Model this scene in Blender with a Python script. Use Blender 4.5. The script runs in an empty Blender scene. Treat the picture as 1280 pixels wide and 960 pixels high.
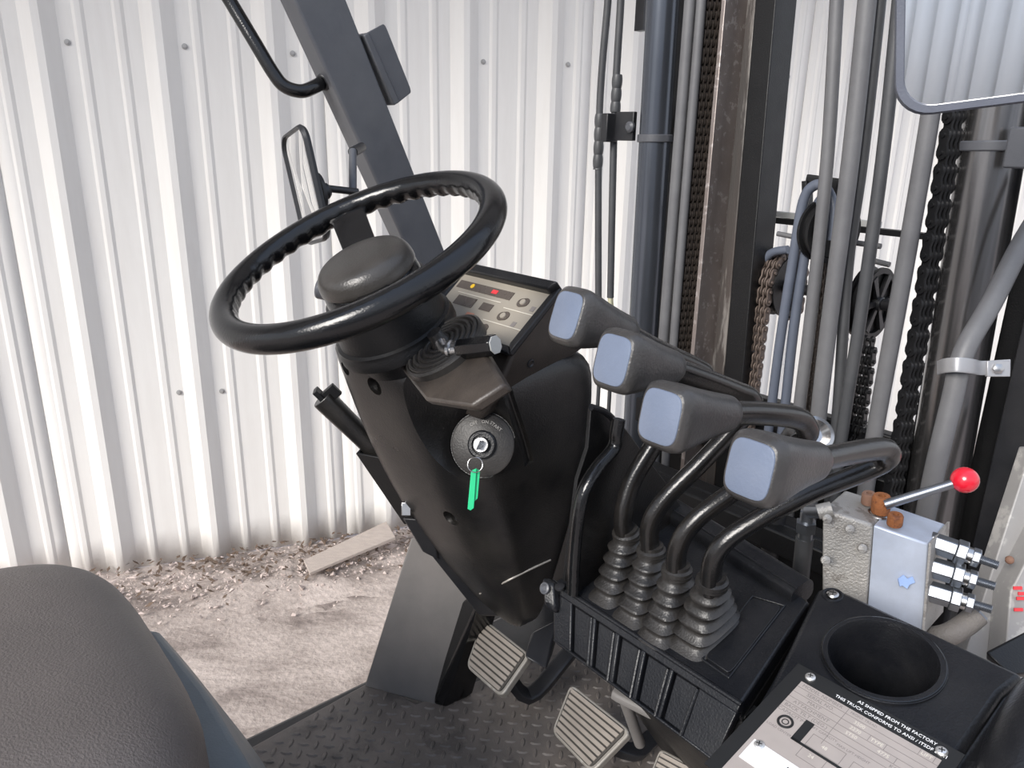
import bpy, bmesh, math, random
from mathutils import Vector as V, Matrix, Quaternion
random.seed(7)
# ------------------------------------------------------------------ camera
SC = bpy.context.scene
COL = SC.collection
CH = 1.445; FPX = 963.0; PITCH = math.radians(17.8); ROLL = math.radians(1.07)
FW = V((0, math.cos(PITCH), -math.sin(PITCH)))
_r0 = V((1, 0, 0)); _u0 = _r0.cross(FW)
RT = _r0*math.cos(ROLL)+_u0*math.sin(ROLL); UP = -_r0*math.sin(ROLL)+_u0*math.cos(ROLL)
CAM = V((0, 0, CH))
cd = bpy.data.cameras.new('camera'); cam = bpy.data.objects.new('camera', cd); COL.objects.link(cam)
cd.sensor_width = 36; cd.lens = 36*FPX/1280; cd.clip_start = .02; cd.clip_end = 200
m = Matrix((RT, UP, -FW)).transposed().to_4x4(); m.translation = CAM; cam.matrix_world = m
SC.camera = cam
# ------------------------------------------------------------------ light
SC.view_settings.view_transform = 'Standard'; SC.view_settings.look = 'None'
SC.view_settings.gamma = 1; SC.view_settings.use_curve_mapping = False
SC.view_settings.exposure = .93
wd = bpy.data.worlds.new('sky'); SC.world = wd; wd.use_nodes = True
nt = wd.node_tree; bg = nt.nodes['Background']
tc = nt.nodes.new('ShaderNodeTexCoord'); sp = nt.nodes.new('ShaderNodeSeparateXYZ')
cr = nt.nodes.new('ShaderNodeValToRGB')
nt.links.new(tc.outputs['Generated'], sp.inputs[0]); nt.links.new(sp.outputs['Z'], cr.inputs[0]); nt.links.new(cr.outputs[0], bg.inputs[0])
cr.color_ramp.elements[0].color = (.86, .88, .92, 1); cr.color_ramp.elements[0].position = 0
cr.color_ramp.elements[1].color = (.58, .71, .97, 1); cr.color_ramp.elements[1].position = .9
bg.inputs[1].default_value = 0.66
sd = bpy.data.lights.new('sun', 'SUN'); sun = bpy.data.objects.new('sun', sd); COL.objects.link(sun)
sd.energy = 2.35; sd.angle = math.radians(26); sd.color = (1, .955, .90)
_el = math.radians(31); _az = math.radians(-129)
SUND = V((math.cos(_az)*math.cos(_el), math.sin(_az)*math.cos(_el), math.sin(_el)))
sun.rotation_euler = SUND.to_track_quat('Z', 'Y').to_euler(); sun.location = (0, 0, 8)
# ------------------------------------------------------------------ frames of reference
# the truck stands with its forward axis TF, its right axis TR and the origin under the wheel centre
_th = math.radians(40.4)
TF = V((math.cos(_th), math.sin(_th), 0)); TR = V((math.sin(_th), -math.cos(_th), 0)); TZ = V((0, 0, 1))
TO = V((-.18724, .9217, 0))
def T(f, r, z): return TO+TF*f+TR*r+TZ*z
def D(f, r, z): return (TF*f+TR*r+TZ*z).normalized()
def P(x, y, d): return CAM+FW*d+RT*((x-640)/FPX*d)+UP*((480-y)/FPX*d)
def HP(x, y, p0, n):
    d = P(x, y, 1)-CAM; return CAM+d*((p0-CAM).dot(n)/d.dot(n))
def HZ(x, y, z): return HP(x, y, V((0, 0, z)), TZ)
def HF(x, y, f): return HP(x, y, T(f, 0, 0), TF)
def HR(x, y, r): return HP(x, y, T(0, r, 0), TR)
# ------------------------------------------------------------------ materials
MT = {}
def mat(name, col, rough=.5, metal=0, dust=0, dustcol=(.33, .3, .27), bump=0, scale=30, var=.15, coat=0, wear=0, wearcol=(.5, .5, .5), spec=.5, stretch=None, wscale=14):
    M = bpy.data.materials.new(name); M.use_nodes = True; t = M.node_tree; b = t.nodes['Principled BSDF']
    N = t.nodes.new; L = t.links.new
    tcn = N('ShaderNodeTexCoord'); src = tcn.outputs['Object']
    if stretch:
        mp = N('ShaderNodeMapping'); mp.inputs['Scale'].default_value = stretch; L(src, mp.inputs[0]); src = mp.outputs[0]
    n1 = N('ShaderNodeTexNoise'); n1.inputs['Scale'].default_value = scale; n1.inputs['Detail'].default_value = 6; L(src, n1.inputs['Vector'])
    base = (*col, 1)
    mx = N('ShaderNodeMixRGB'); mx.inputs[1].default_value = tuple(c*(1-var) for c in col)+(1,); mx.inputs[2].default_value = tuple(min(1, c*(1+var)) for c in col)+(1,)
    L(n1.outputs['Fac'], mx.inputs[0]); out = mx.outputs[0]
    def layer(out, amount, c, sc, lo, hi):
        n = N('ShaderNodeTexNoise'); n.inputs['Scale'].default_value = sc; n.inputs['Detail'].default_value = 8; n.inputs['Roughness'].default_value = .65; L(src, n.inputs['Vector'])
        rp = N('ShaderNodeMapRange'); rp.inputs[1].default_value = lo; rp.inputs[2].default_value = hi; rp.inputs[4].default_value = amount; L(n.outputs['Fac'], rp.inputs[0])
        q = N('ShaderNodeMixRGB'); q.inputs[2].default_value = (*c, 1); L(rp.outputs[0], q.inputs[0]); L(out, q.inputs[1])
        return q.outputs[0], rp.outputs[0]
    fac = None
    if dust: out, fac = layer(out, dust, dustcol, 9, .42, .72)
    if wear: out, _ = layer(out, wear, wearcol, wscale, .56, .62)
    L(out, b.inputs['Base Color'])
    b.inputs['Metallic'].default_value = metal; b.inputs['Specular IOR Level'].default_value = spec
    rr = N('ShaderNodeMapRange'); rr.inputs[3].default_value = max(.02, rough-.08); rr.inputs[4].default_value = min(1, rough+.1); L(n1.outputs['Fac'], rr.inputs[0]); L(rr.outputs[0], b.inputs['Roughness'])
    if coat: b.inputs['Coat Weight'].default_value = coat; b.inputs['Coat Roughness'].default_value = .08
    if bump:
        n2 = N('ShaderNodeTexNoise'); n2.inputs['Scale'].default_value = 420; n2.inputs['Detail'].default_value = 3; L(src, n2.inputs['Vector'])
        bp = N('ShaderNodeBump'); bp.inputs['Strength'].default_value = bump; bp.inputs['Distance'].default_value = .0012; L(n2.outputs['Fac'], bp.inputs['Height']); L(bp.outputs[0], b.inputs['Normal'])
    MT[name] = M; return M
gloss = mat('gloss_black', (.006, .006, .0065), .15, bump=.2, var=.4)
plastic = mat('black_plastic', (.009, .0085, .0085), .3, dust=.4, dustcol=(.055, .049, .042), bump=.3, scale=12, spec=.5)
plastic_c = mat('console_plastic', (.007, .0075, .0095), .32, dust=.2, dustcol=(.07, .068, .066), bump=.35, scale=12, spec=.38)
plastic_d = mat('dark_plastic', (.006, .006, .0065), .42, bump=.3, spec=.35)
gripe = mat('grip_end', (.4, .4, .38), .45)
brown = mat('dusty_plastic', (.035, .029, .025), .4, dust=.4, dustcol=(.13, .105, .085), bump=.3)
rubber = mat('rubber', (.014, .013, .0125), .38, dust=.5, dustcol=(.08, .073, .066), bump=.4)
leverm = mat('lever_black', (.008, .0075, .0075), .22, dust=.2, dustcol=(.1, .085, .07), bump=.2)
knobm = mat('knob_plastic', (.042, .04, .039), .33, dust=.5, dustcol=(.14, .125, .115), bump=.3)
knobf = mat('knob_cap_skylit', (.14, .17, .235), .3, dust=.3, dustcol=(.24, .25, .28), bump=.2)  # blue of the reflected sky mixed into the knob faces' colour
greyp = mat('grey_paint', (.075, .078, .088), .38, dust=.25, dustcol=(.16, .16, .16), bump=.15)
greyd = mat('dark_grey_paint', (.014, .0145, .017), .4, dust=.25, dustcol=(.07, .065, .062), bump=.2)
greasy = mat('greasy_steel', (.05, .045, .042), .45, dust=.4, dustcol=(.13, .09, .075), bump=.6, wear=.6, wearcol=(.3, .28, .26), wscale=20, stretch=(1, 1, .12))
hosem = mat('grey_hose', (.115, .115, .12), .48, dust=.3, dustcol=(.2, .2, .2), bump=.2)
hosed = mat('dark_hose', (.05, .052, .056), .45, dust=.3, dustcol=(.12, .12, .12), bump=.2)
hoseb = mat('blue_grey_hose', (.10, .115, .15), .42, bump=.2)
steel = mat('bright_steel', (.5, .49, .48), .25, 1, var=.2, scale=20)
cylm = mat('cylinder_metal', (.2, .195, .195), .2, .9, var=.75, scale=5, stretch=(14, 14, .5), dust=.25, dustcol=(.12, .1, .09))
cylb = mat('blue_cylinder', (.10, .11, .13), .22, .7, var=.2, scale=6)
zinc = mat('zinc_fitting', (.27, .285, .31), .32, .9, var=.2, scale=40)
castm = mat('cast_block', (.42, .40, .37), .5, .45, dust=.6, dustcol=(.26, .24, .22), bump=1, scale=30, wear=.6, wearcol=(.16, .14, .12), wscale=40)
alum = mat('clean_block', (.52, .57, .67), .45, .35, dust=.5, dustcol=(.28, .29, .32))
rust = mat('rust', (.27, .095, .03), .8, bump=1, scale=90, var=.6, wear=.7, wearcol=(.12, .04, .02), wscale=120)
chainm = mat('chain_steel', (.045, .038, .034), .42, .5, dust=.4, dustcol=(.12, .09, .07))
chainb = mat('black_chain', (.014, .014, .015), .36, .2)
chainr = mat('rusty_chain', (.13, .10, .085), .5, .4, dust=.5, dustcol=(.2, .15, .12))
pinm = mat('chain_pin', (.2, .19, .18), .35, .7)
red = mat('red_plastic', (.62, .012, .03), .22, var=.1, coat=.5)
green = mat('green_tag', (.02, .52, .22), .35, var=.1)
brass = mat('zinc_yellow', (.62, .6, .42), .35, .6)
padm = mat('pedal_rubber', (.24, .21, .18), .62, dust=.5, dustcol=(.36, .32, .28), bump=.6)
padd = mat('pedal_groove', (.05, .045, .04), .7)
padl = mat('pedal_frame', (.30, .28, .25), .45, .3, bump=.3, wear=.5, wearcol=(.5, .48, .44), wscale=60)
floorm = mat('tread_steel', (.13, .113, .10), .5, 0, dust=.6, dustcol=(.24, .205, .18), bump=.5, scale=18, wear=.4, wearcol=(.03, .028, .026), wscale=14)
seatm = mat('seat_vinyl', (.115, .098, .088), .5, dust=.4, dustcol=(.16, .135, .12), bump=.9, scale=8)
hoodm = mat('hood_plastic', (.13, .155, .17), .5, dust=.4, dustcol=(.2, .21, .22), bump=.4)
panelf = mat('panel_face', (.30, .27, .225), .42, var=.08, bump=.1)
platef = mat('plate_face', (.42, .37, .34), .4, .2, var=.1, scale=60)
white = mat('white_paint', (.85, .85, .85), .5, var=.04)
blackp = mat('black_print', (.012, .012, .012), .5, var=.1)
greyt = mat('grey_print', (.2, .18, .17), .5, var=.1)
yellow = mat('yellow_icon', (.8, .5, .03), .5, var=.05)
redi = mat('red_icon', (.75, .05, .06), .5, var=.05)
wallm = mat('wall_metal', (.84, .82, .785), .42, 0, dust=.2, dustcol=(.62, .58, .54), bump=.12, scale=3, var=.05, stretch=(3, 3, .35), spec=.35)
wallr = mat('rear_wall_metal', (.74, .76, .77), .5, 0, var=.04, scale=3)
woodm = mat('weathered_board', (.42, .36, .32), .8, var=.25, bump=.6, scale=14, stretch=(2, 14, 14))
crumb = mat('plaster_crumbs', (.56, .47, .43), .9, var=.3, scale=30)
leafm = mat('dead_leaves', (.13, .09, .065), .8, var=.4)
mirrorm = mat('mirror_glass', (.95, .94, .92), .03, 1, var=.01)
for _l in list(mirrorm.node_tree.links):
    if _l.to_socket.name == 'Roughness': mirrorm.node_tree.links.remove(_l)
mirrorm.node_tree.nodes['Principled BSDF'].inputs['Roughness'].default_value = .015
legm = mat('leg_paint', (.16, .152, .146), .55, dust=.5, dustcol=(.22, .2, .19), bump=.2, spec=.3)
# ground
G = bpy.data.materials.new('ground'); G.use_nodes = True
_t = G.node_tree; _b = _t.nodes['Principled BSDF']; _N = _t.nodes.new; _L = _t.links.new
_tc = _N('ShaderNodeTexCoord'); _mp = _N('ShaderNodeMapping'); _mp.inputs['Rotation'].default_value = (0, 0, -.3); _mp.inputs['Scale'].default_value = (1, 2.4, 1); _L(_tc.outputs['Object'], _mp.inputs[0])
_n = _N('ShaderNodeTexNoise'); _n.inputs['Scale'].default_value = 2.6; _n.inputs['Detail'].default_value = 9; _n.inputs['Roughness'].default_value = .62; _n.inputs['Distortion'].default_value = .5; _L(_mp.outputs[0], _n.inputs['Vector'])
_c = _N('ShaderNodeValToRGB'); _L(_n.outputs['Fac'], _c.inputs[0]); _e = _c.color_ramp.elements
_e[0].position = .33; _e[0].color = (.19, .155, .14, 1); _e[1].position = .68; _e[1].color = (.56, .485, .445, 1)
_x = _e.new(.46); _x.color = (.37, .315, .285, 1)
_n2 = _N('ShaderNodeTexNoise'); _n2.inputs['Scale'].default_value = 60; _n2.inputs['Detail'].default_value = 6; _L(_tc.outputs['Object'], _n2.inputs['Vector'])
_m = _N('ShaderNodeMixRGB'); _m.blend_type = 'OVERLAY'; _m.inputs[0].default_value = .35; _L(_c.outputs[0], _m.inputs[1]); _L(_n2.outputs['Fac'], _m.inputs[2]); _L(_m.outputs[0], _b.inputs['Base Color'])
_b.inputs['Roughness'].default_value = .85
_bp = _N('ShaderNodeBump'); _bp.inputs['Strength'].default_value = .6; _bp.inputs['Distance'].default_value = .01; _L(_n2.outputs['Fac'], _bp.inputs['Height']); _L(_bp.outputs[0], _b.inputs['Normal'])
# ------------------------------------------------------------------ building helpers
def frame(ax, up=None):
    ax = ax.normalized(); up = up or TZ
    if abs(ax.dot(up)) > .98: up = TF
    x = up.cross(ax).normalized(); return x, ax.cross(x).normalized(), ax
class MB:
    def __init__(s): s.v = []; s.f = []
    def add(s, vs, fs):
        o = len(s.v); s.v += [V(v) for v in vs]; s.f += [tuple(i+o for i in f) for f in fs]; return s
    def rings(s, R, cap=True, closed=False):
        n = len(R[0]); o = len(s.v)
        for r in R: s.v += [V(p) for p in r]
        k = len(R)
        for i in range(k if closed else k-1):
            a = o+i*n; b = o+((i+1) % k)*n
            for j in range(n): s.f.append((a+j, a+(j+1) % n, b+(j+1) % n, b+j))
        if cap and not closed:
            s.f.append(tuple(o+j for j in range(n))[::-1]); s.f.append(tuple(o+(k-1)*n+j for j in range(n)))
        return s
    def hull(s, pts):
        bm = bmesh.new()
        for p in pts: bm.verts.new(p)
        g = bmesh.ops.convex_hull(bm, input=bm.verts)
        bmesh.ops.dissolve_limit(bm, angle_limit=.02, verts=bm.verts, edges=bm.edges)
        bm.verts.index_update()
        used = [v for v in bm.verts if v.link_faces]
        ix = {v: i for i, v in enumerate(used)}
        s.add([v.co for v in used], [[ix[v] for v in f.verts] for f in bm.faces]); bm.free(); return s
    def box(s, c, x, y, z):           # centre and half vectors
        return s.hull([c+x*i+y*j+z*k for i in (-1, 1) for j in (-1, 1) for k in (-1, 1)])
    def tbox(s, f0, f1, r0, r1, z0, z1): return s.hull([T(f, r, z) for f in (f0, f1) for r in (r0, r1) for z in (z0, z1)])
    def slab(s, quad, n, t):          # polygon extruded along n by t
        q = [V(p) for p in quad]; k = len(q); n = n.normalized()*t
        return s.add(q+[p+n for p in q], [tuple(range(k))[::-1], tuple(range(k, 2*k))]+[(i, (i+1) % k, (i+1) % k+k, i+k) for i in range(k)])
    def cyl(s, a, b, r, r2=None, n=20, cap=True):
        x, y, _ = frame(b-a); r2 = r if r2 is None else r2
        return s.rings([[p+(x*math.cos(t)+y*math.sin(t))*q for t in [2*math.pi*i/n for i in range(n)]] for p, q in ((a, r), (b, r2))], cap)
    def lathe(s, c, ax, prof, n=28, cap=True):   # prof: (height, radius)
        x, y, z = frame(ax)
        return s.rings([[c+z*h+(x*math.cos(t)+y*math.sin(t))*max(r, 1e-5) for t in [2*math.pi*i/n for i in range(n)]] for h, r in prof], cap)
    def sweep(s, path, W, H=None, E=2, up=None, n=16, cap=True):
        k = len(path); H = H or W; g = lambda a, i: a[i] if isinstance(a, (list, tuple)) else a
        R = []; px = None
        for i, p in enumerate(path):
            t = (path[min(i+1, k-1)]-path[max(i-1, 0)]).normalized()
            if px is None: x, y, _ = frame(t, up)
            else:
                x = (px-t*px.dot(t)).normalized(); y = t.cross(x)
            px = x; w, h, e = g(W, i), g(H, i), g(E, i)
            r = []
            for j in range(n):
                a = 2*math.pi*(j+.5)/n; c, q = math.cos(a), math.sin(a)
                r.append(p+x*(w*math.copysign(abs(c)**(2/e), c))+y*(h*math.copysign(abs(q)**(2/e), q)))
            R.append(r)
        return s.rings(R, cap)
    def torus(s, c, ax, R, r, n=40, m=12):
        x, y, z = frame(ax)
        return s.rings([[c+(x*math.cos(a)+y*math.sin(a))*(R+r*math.cos(b))+z*r*math.sin(b) for b in [2*math.pi*j/m for j in range(m)]] for a in [2*math.pi*i/n for i in range(n)]], closed=True)
    def sphere(s, c, r, n=20, ax=None, sq=1):
        return s.lathe(c, ax or TZ, [(-r*sq*math.cos(math.pi*i/12), r*math.sin(math.pi*i/12)) for i in range(13)], n)
    def mesh(s, name, origin=None, sharp=35):
        me = bpy.data.meshes.new(name); o = origin or V((0, 0, 0))
        me.from_pydata([v-o for v in s.v], [], s.f)
        bm = bmesh.new(); bm.from_mesh(me); bmesh.ops.recalc_face_normals(bm, faces=bm.faces); bm.to_mesh(me); bm.free()
        me.polygons.foreach_set('use_smooth', [True]*len(me.polygons)); me.set_sharp_from_angle(angle=math.radians(sharp))
        return me
    def build(s, name, m, parent=None, bevel=0, seg=2, origin=None, sharp=35, **props):
        org = origin if origin else (parent['_o'] if parent is not None and '_o' in parent else None)
        org = V(org) if org is not None else (sum(s.v, V((0, 0, 0)))/max(1, len(s.v)) if parent is None else V((0, 0, 0)))
        if parent is None and origin is None:
            org = V((org.x, org.y, min(v.z for v in s.v)))
        o = bpy.data.objects.new(name, s.mesh(name, org, sharp)); COL.objects.link(o); o.data.materials.append(m)
        if parent is not None: o.parent = parent
        else: o.location = org
        o['_o'] = list(org)
        if bevel:
            b = o.modifiers.new('bevel', 'BEVEL'); b.width = bevel; b.segments = seg; b.limit_method = 'ANGLE'; b.angle_limit = math.radians(32); b.harden_normals = False
        for k, v in props.items(): o[k] = v
        return o
def thing(name, label, cat, loc, group=None):
    o = bpy.data.objects.new(name, None); COL.objects.link(o); o.location = loc; o.empty_display_size = .05
    o['_o'] = list(loc); o['label'] = label; o['category'] = cat
    if group: o['group'] = group
    return o
def tag(o, label, cat, group=None):
    o['label'] = label; o['category'] = cat
    if group: o['group'] = group
    return o
def struct(name, loc=(0, 0, 0)):
    o = bpy.data.objects.new(name, None); COL.objects.link(o); o.location = loc; o['_o'] = list(loc); o['kind'] = 'structure'; return o
def curve(pts, n=8, closed=False):          # Catmull-Rom through points
    p = [V(q) for q in pts]; out = []
    k = len(p)
    for i in range(k-1):
        a, b, c, d = p[max(i-1, 0)], p[i], p[i+1], p[min(i+2, k-1)]
        for j in range(n):
            t = j/n; out.append(.5*((2*b)+(c-a)*t+(2*a-5*b+4*c-d)*t*t+(3*b-a-3*c+d)*t**3))
    out.append(p[-1]); return out
def boolean(o, cutters):
    for c in cutters:
        m_ = o.modifiers.new('cut', 'BOOLEAN'); m_.object = c; m_.operation = 'DIFFERENCE'; m_.solver = 'EXACT'
    bpy.context.view_layer.update()
    dg = bpy.context.evaluated_depsgraph_get(); me = bpy.data.meshes.new_from_object(o.evaluated_get(dg))
    o.modifiers.clear(); o.data = me
    me.polygons.foreach_set('use_smooth', [True]*len(me.polygons)); me.set_sharp_from_angle(angle=math.radians(28))
    for c in cutters: bpy.data.objects.remove(c)
def text(s, name, c, xd, nd, size, m, parent, depth=.0003, align='CENTER', font_scale_x=1):
    cu = bpy.data.curves.new(name, 'FONT'); cu.body = s; cu.size = size; cu.extrude = depth; cu.align_x = align; cu.align_y = 'CENTER'; cu.resolution_u = 2
    tmp = bpy.data.objects.new('tmp', cu); COL.objects.link(tmp); bpy.context.view_layer.update()
    me = bpy.data.meshes.new_from_object(tmp.evaluated_get(bpy.context.evaluated_depsgraph_get())); bpy.data.objects.remove(tmp)
    nd = nd.normalized(); xd = (xd-nd*xd.dot(nd)).normalized(); yd = nd.cross(xd)
    M = Matrix((xd*font_scale_x, yd, nd)).transposed().to_4x4(); M.translation = c-V(parent['_o']); me.transform(M)
    o = bpy.data.objects.new(name, me); COL.objects.link(o); me.materials.append(m); o.parent = parent; return o
def rounded_ring(c4, fr=.3, k=5):
    out = []
    for i in range(4):
        a, b, c = V(c4[i-1]), V(c4[i]), V(c4[(i+1) % 4])
        f = fr[i] if isinstance(fr, (list, tuple)) else fr
        p, q = b.lerp(a, f), b.lerp(c, f)
        for j in range(k):
            t = j/(k-1); out.append((1-t)**2*p+2*t*(1-t)*b+t*t*q)
    return out
def quad_uv(q): return lambda u, v: q[0].lerp(q[1], u).lerp(q[3].lerp(q[2], u), v)
def rrect(c, x, y, w, h, r, k=5):           # rounded rectangle outline
    out = []
    for sx, sy, a0 in ((1, 1, 0), (-1, 1, 90), (-1, -1, 180), (1, -1, 270)):
        for j in range(k):
            a = math.radians(a0+90*j/(k-1)); out.append(c+x*(sx*(w-r)+r*math.cos(a))+y*(sy*(h-r)+r*math.sin(a)))
    return out
# ================================================================== THE SETTING
DD = V((math.cos(math.radians(19.82)), math.sin(math.radians(19.82)), 0)); NN = V((DD.y, -DD.x, 0))
WA = HZ(163, 712, 0)
def wallp(s, z, out=0): return WA+DD*s+NN*out+TZ*z
prof = []
for k in range(3):
    c = .1525+.305*k
    for ds, o in ((-.1525, 0), (-.048, 0), (-.011, .031), (.011, .031), (.048, 0)): prof.append((c+ds, o))
    for q in (.1017-.019, .1017+.019):
        pass
prof = []
for k in range(3):
    c = .1525+.305*k
    prof += [(c-.1525+.0, 0), (c-.1017-.016+.0, 0), (c-.1017-.007, .0055), (c-.1017+.007, .0055), (c-.1017+.016, 0), (c-.048, 0), (c-.010, .031), (c+.010, .031), (c+.047, 0), (c+.1017-.016, 0), (c+.1017-.007, .0055), (c+.1017+.007, .0055), (c+.1017+.016, 0)]
prof.append((.915, 0))
def panel_mesh(name, height, seed):
    rnd = random.Random(seed); mb = MB(); nz = 26; rows = []
    dents = [(rnd.uniform(.05, .85), rnd.uniform(.2, height-.3), rnd.uniform(.04, .1), rnd.uniform(-.004, .004)) for _ in range(9)]
    for i in range(nz):
        z = height*i/(nz-1)
        rows.append([(s, o+sum(a*math.exp(-((s-x)**2+(z-y)**2*.3)/w**2) for x, y, w, a in dents), z) for s, o in prof])
    k = len(prof); vs = [V((s, -o, z)) for r in rows for s, o, z in r]
    fs = [(i*k+j, i*k+j+1, (i+1)*k+j+1, (i+1)*k+j) for i in range(nz-1) for j in range(k-1)]
    mb.add(vs, fs); me = mb.mesh(name, sharp=15); return me
wr = struct('wall_back', WA)
ang = math.radians(19.82)
pms = []
for i in range(2):
    me = panel_mesh('wall_panel', 3.3, i+3); me.materials.append(wallm); pms.append(me)
for j in range(-5, 6):
    o = bpy.data.objects.new('wall_panel', pms[j % 2]); COL.objects.link(o); o.parent = wr
    s0 = -.022-.1525+.915*j; o.location = DD*s0+TZ*(.004+.006*(j % 3))+NN*(.0012*(j % 2)); o.rotation_euler.z = ang
    sm = o.modifiers.new('sheet', 'SOLIDIFY'); sm.thickness = .0016; sm.offset = 1
def screw_mesh():
    b = MB(); z = V((0, 0, 0)); y = V((0, -1, 0))
    b.lathe(z, y, [(0, .0085), (.0015, .0085), (.002, .006)], 14); b.lathe(z, y, [(.002, .0045), (.006, .0045)], 6); return b.mesh('wall_screw')
scm = screw_mesh(); scm.materials.append(mat('screw_grey', (.42, .41, .4), .5, .3))
for row in (1.68, .62+.0):
    for k in range(-8, 13):
        for ds in ((.065,) if row > 1 else (-.062, .07)):
            if row < 1 and k % 3 != 1: continue
            o = bpy.data.objects.new('wall_screw', scm); COL.objects.link(o); o.parent = wr
            o.location = DD*(-.022+.305*k+ds)+TZ*(row+random.uniform(-.006, .006))+NN*.0015; o.rotation_euler.z = ang
for x, y in ((101, 203), (101, 207)):
    pass
rm = MB(); zs = (0, 2.7); pr_ = [(0, 0)]
for k in range(3): c = .1525+.305*k; pr_ += [(c-.035, 0), (c-.03, .09), (c+.03, .09), (c+.035, 0)]
pr_.append((.915, 0)); rm.add([V((s, o, z)) for z in zs for s, o in pr_], [(i, i+1, i+1+len(pr_), i+len(pr_)) for i in range(len(pr_)-1)])
rme = rm.mesh('rear_panel', sharp=15); rme.materials.append(wallr)
rw = struct('wall_rear', (0, -5.6, 0))
ce = struct('shade_roof', WA+TZ*3.3)  # unseen roof added to darken reflections from above, kept short for the sun
MB().hull([WA+DD*s+NN*d+TZ*z for s in (-4, 5) for d in (-.05, 1.6) for z in (3.3, 3.36)]).build('shade_roof_sheet', wallr, ce)
for d in (.1, 1.5): MB().hull([WA+DD*s+NN*(d+w)+TZ*z for s in (-4, 5) for w in (0, .08) for z in (3.14, 3.3)]).build('shade_roof_beam', greyd, ce)
for j in range(-6, 7):
    o = bpy.data.objects.new('wall_panel', rme); COL.objects.link(o); o.parent = rw
    o.location = -DD*.915*j; o.rotation_euler.z = ang+math.pi
    sm = o.modifiers.new('sheet', 'SOLIDIFY'); sm.thickness = .0016; sm.offset = 1
g = MB(); g.add([(-30, -30, 0), (30, -30, 0), (30, 30, 0), (-30, 30, 0)], [(0, 1, 2, 3)])
fl = g.build('floor', G, origin=(0, 0, 0), kind='structure')
# strip of loose dirt along the foot of the wall
g = MB(); nx, ny = 220, 26; vs = []
from mathutils import noise as NZ
for i in range(nx):
    for j in range(ny):
        s = -1.6+4.2*i/(nx-1); d = -.02+.52*j/(ny-1)
        e = max(0, min(1, (1-abs(d-.2)/.3)))
        h = e*(.004+.042*max(0, NZ.noise(V((s*3.1, d*5, 1))))+.022*max(0, NZ.noise(V((s*17, d*21, 4))))+.012*abs(NZ.noise(V((s*50, d*60, 9)))))-.002
        vs.append(wallp(s, h, d))
g.add(vs, [(i*ny+j, (i+1)*ny+j, (i+1)*ny+j+1, i*ny+j+1) for i in range(nx-1) for j in range(ny-1)])
tag(g.build('dirt_strip', G, sharp=60, kind='stuff'), 'strip of loose pale dirt heaped along the foot of the metal wall', 'dirt')
g = MB(); rnd = random.Random(5)
for i in range(2400):
    s = rnd.uniform(-.7, 1.2); d = abs(rnd.gauss(.17, .1))+.015; r_ = rnd.choice((.002, .003, .003, .004, .005, .007)); 
    if rnd.random() < .02: r_ = .013
    c = wallp(s, .012+.012*math.exp(-((d-.2)/.15)**2), d)
    g.hull([c+V((rnd.gauss(0, 1), rnd.gauss(0, 1), rnd.gauss(0, .6)))*r_*.7 for _ in range(7)])
tag(g.build('rubble', crumb, kind='stuff'), 'pale crumbs of rubble scattered on the dirt by the wall', 'rubble')
g = MB()
for i in range(380):
    s = rnd.gauss(.5, .35); d = abs(rnd.gauss(.10, .09))+.012; c = wallp(s, rnd.uniform(.02, .04), d); a = rnd.uniform(0, 6.3); l = rnd.uniform(.006, .016)
    x = V((math.cos(a), math.sin(a), rnd.uniform(-.5, .6)))*l; y = V((-math.sin(a), math.cos(a), rnd.uniform(-.5, .5)))*l*.45
    g.slab([c-x, c-y, c+x, c+y], TZ, .0007)
tag(g.build('dead_leaves', leafm, kind='stuff'), 'small brown dead leaves caught in the dirt at the wall foot', 'leaves')
b = MB(); a0, a1 = HZ(385, 716, .03), HZ(492, 672, .07); w_ = (a1-a0).cross(TZ).normalized()
b.slab([a0+w_*.02, a1+w_*.02, a1-w_*.055+TZ*.03, a0-w_*.035+TZ*.02], (a1-a0).cross(w_), -.012)
tag(b.build('plank', woodm, bevel=.002), 'weathered grey board lying on the dirt against the wall foot', 'board')
# ================================================================== THE TRUCK: floor, body
FZ = .47
ch = thing('truck_chassis', 'dark grey truck body under the tread floor and console', 'chassis', T(.1, 0, 0))
MB().tbox(-1.1, .75, -.30, .50, .16, .44).build('body', greyd, ch, bevel=.01)
for f in (-.8, .62):
    for r in (-.36, .42):
        MB().cyl(T(f, r-.09, .17), T(f, r+.09, .17), .168, n=36).build('tyre', rubber, ch, bevel=.02)
fp = thing('floor_plate', 'dark steel tread plate floor under the pedals', 'floor plate', T(.1, 0, FZ-.03))
e0, e1 = HZ(318, 932, FZ), HZ(455, 856, FZ)
le = (e1-e0).normalized(); rr0 = (e0-TO).dot(TR)
poly = [e0-le*.25, e1, HZ(470, 852, FZ), HZ(520, 880, FZ), T(.30, -.13, FZ), T(.62, -.12, FZ), T(.62, .45, FZ), T(-.42, .45, FZ), T(-.42, rr0-.02, FZ)]
poly = [V((p.x, p.y, FZ)) for p in poly]
MB().slab([p-TZ*.03 for p in poly], TZ, .03).build('plate', floorm, fp, bevel=.002)
g = MB(); pt = .0215
def inpoly(p):
    c = False
    for i in range(len(poly)):
        a, b_ = poly[i-1], poly[i]
        if (a.y > p.y) != (b_.y > p.y) and p.x < (b_.x-a.x)*(p.y-a.y)/(b_.y-a.y)+a.x: c = not c
    return c
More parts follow.
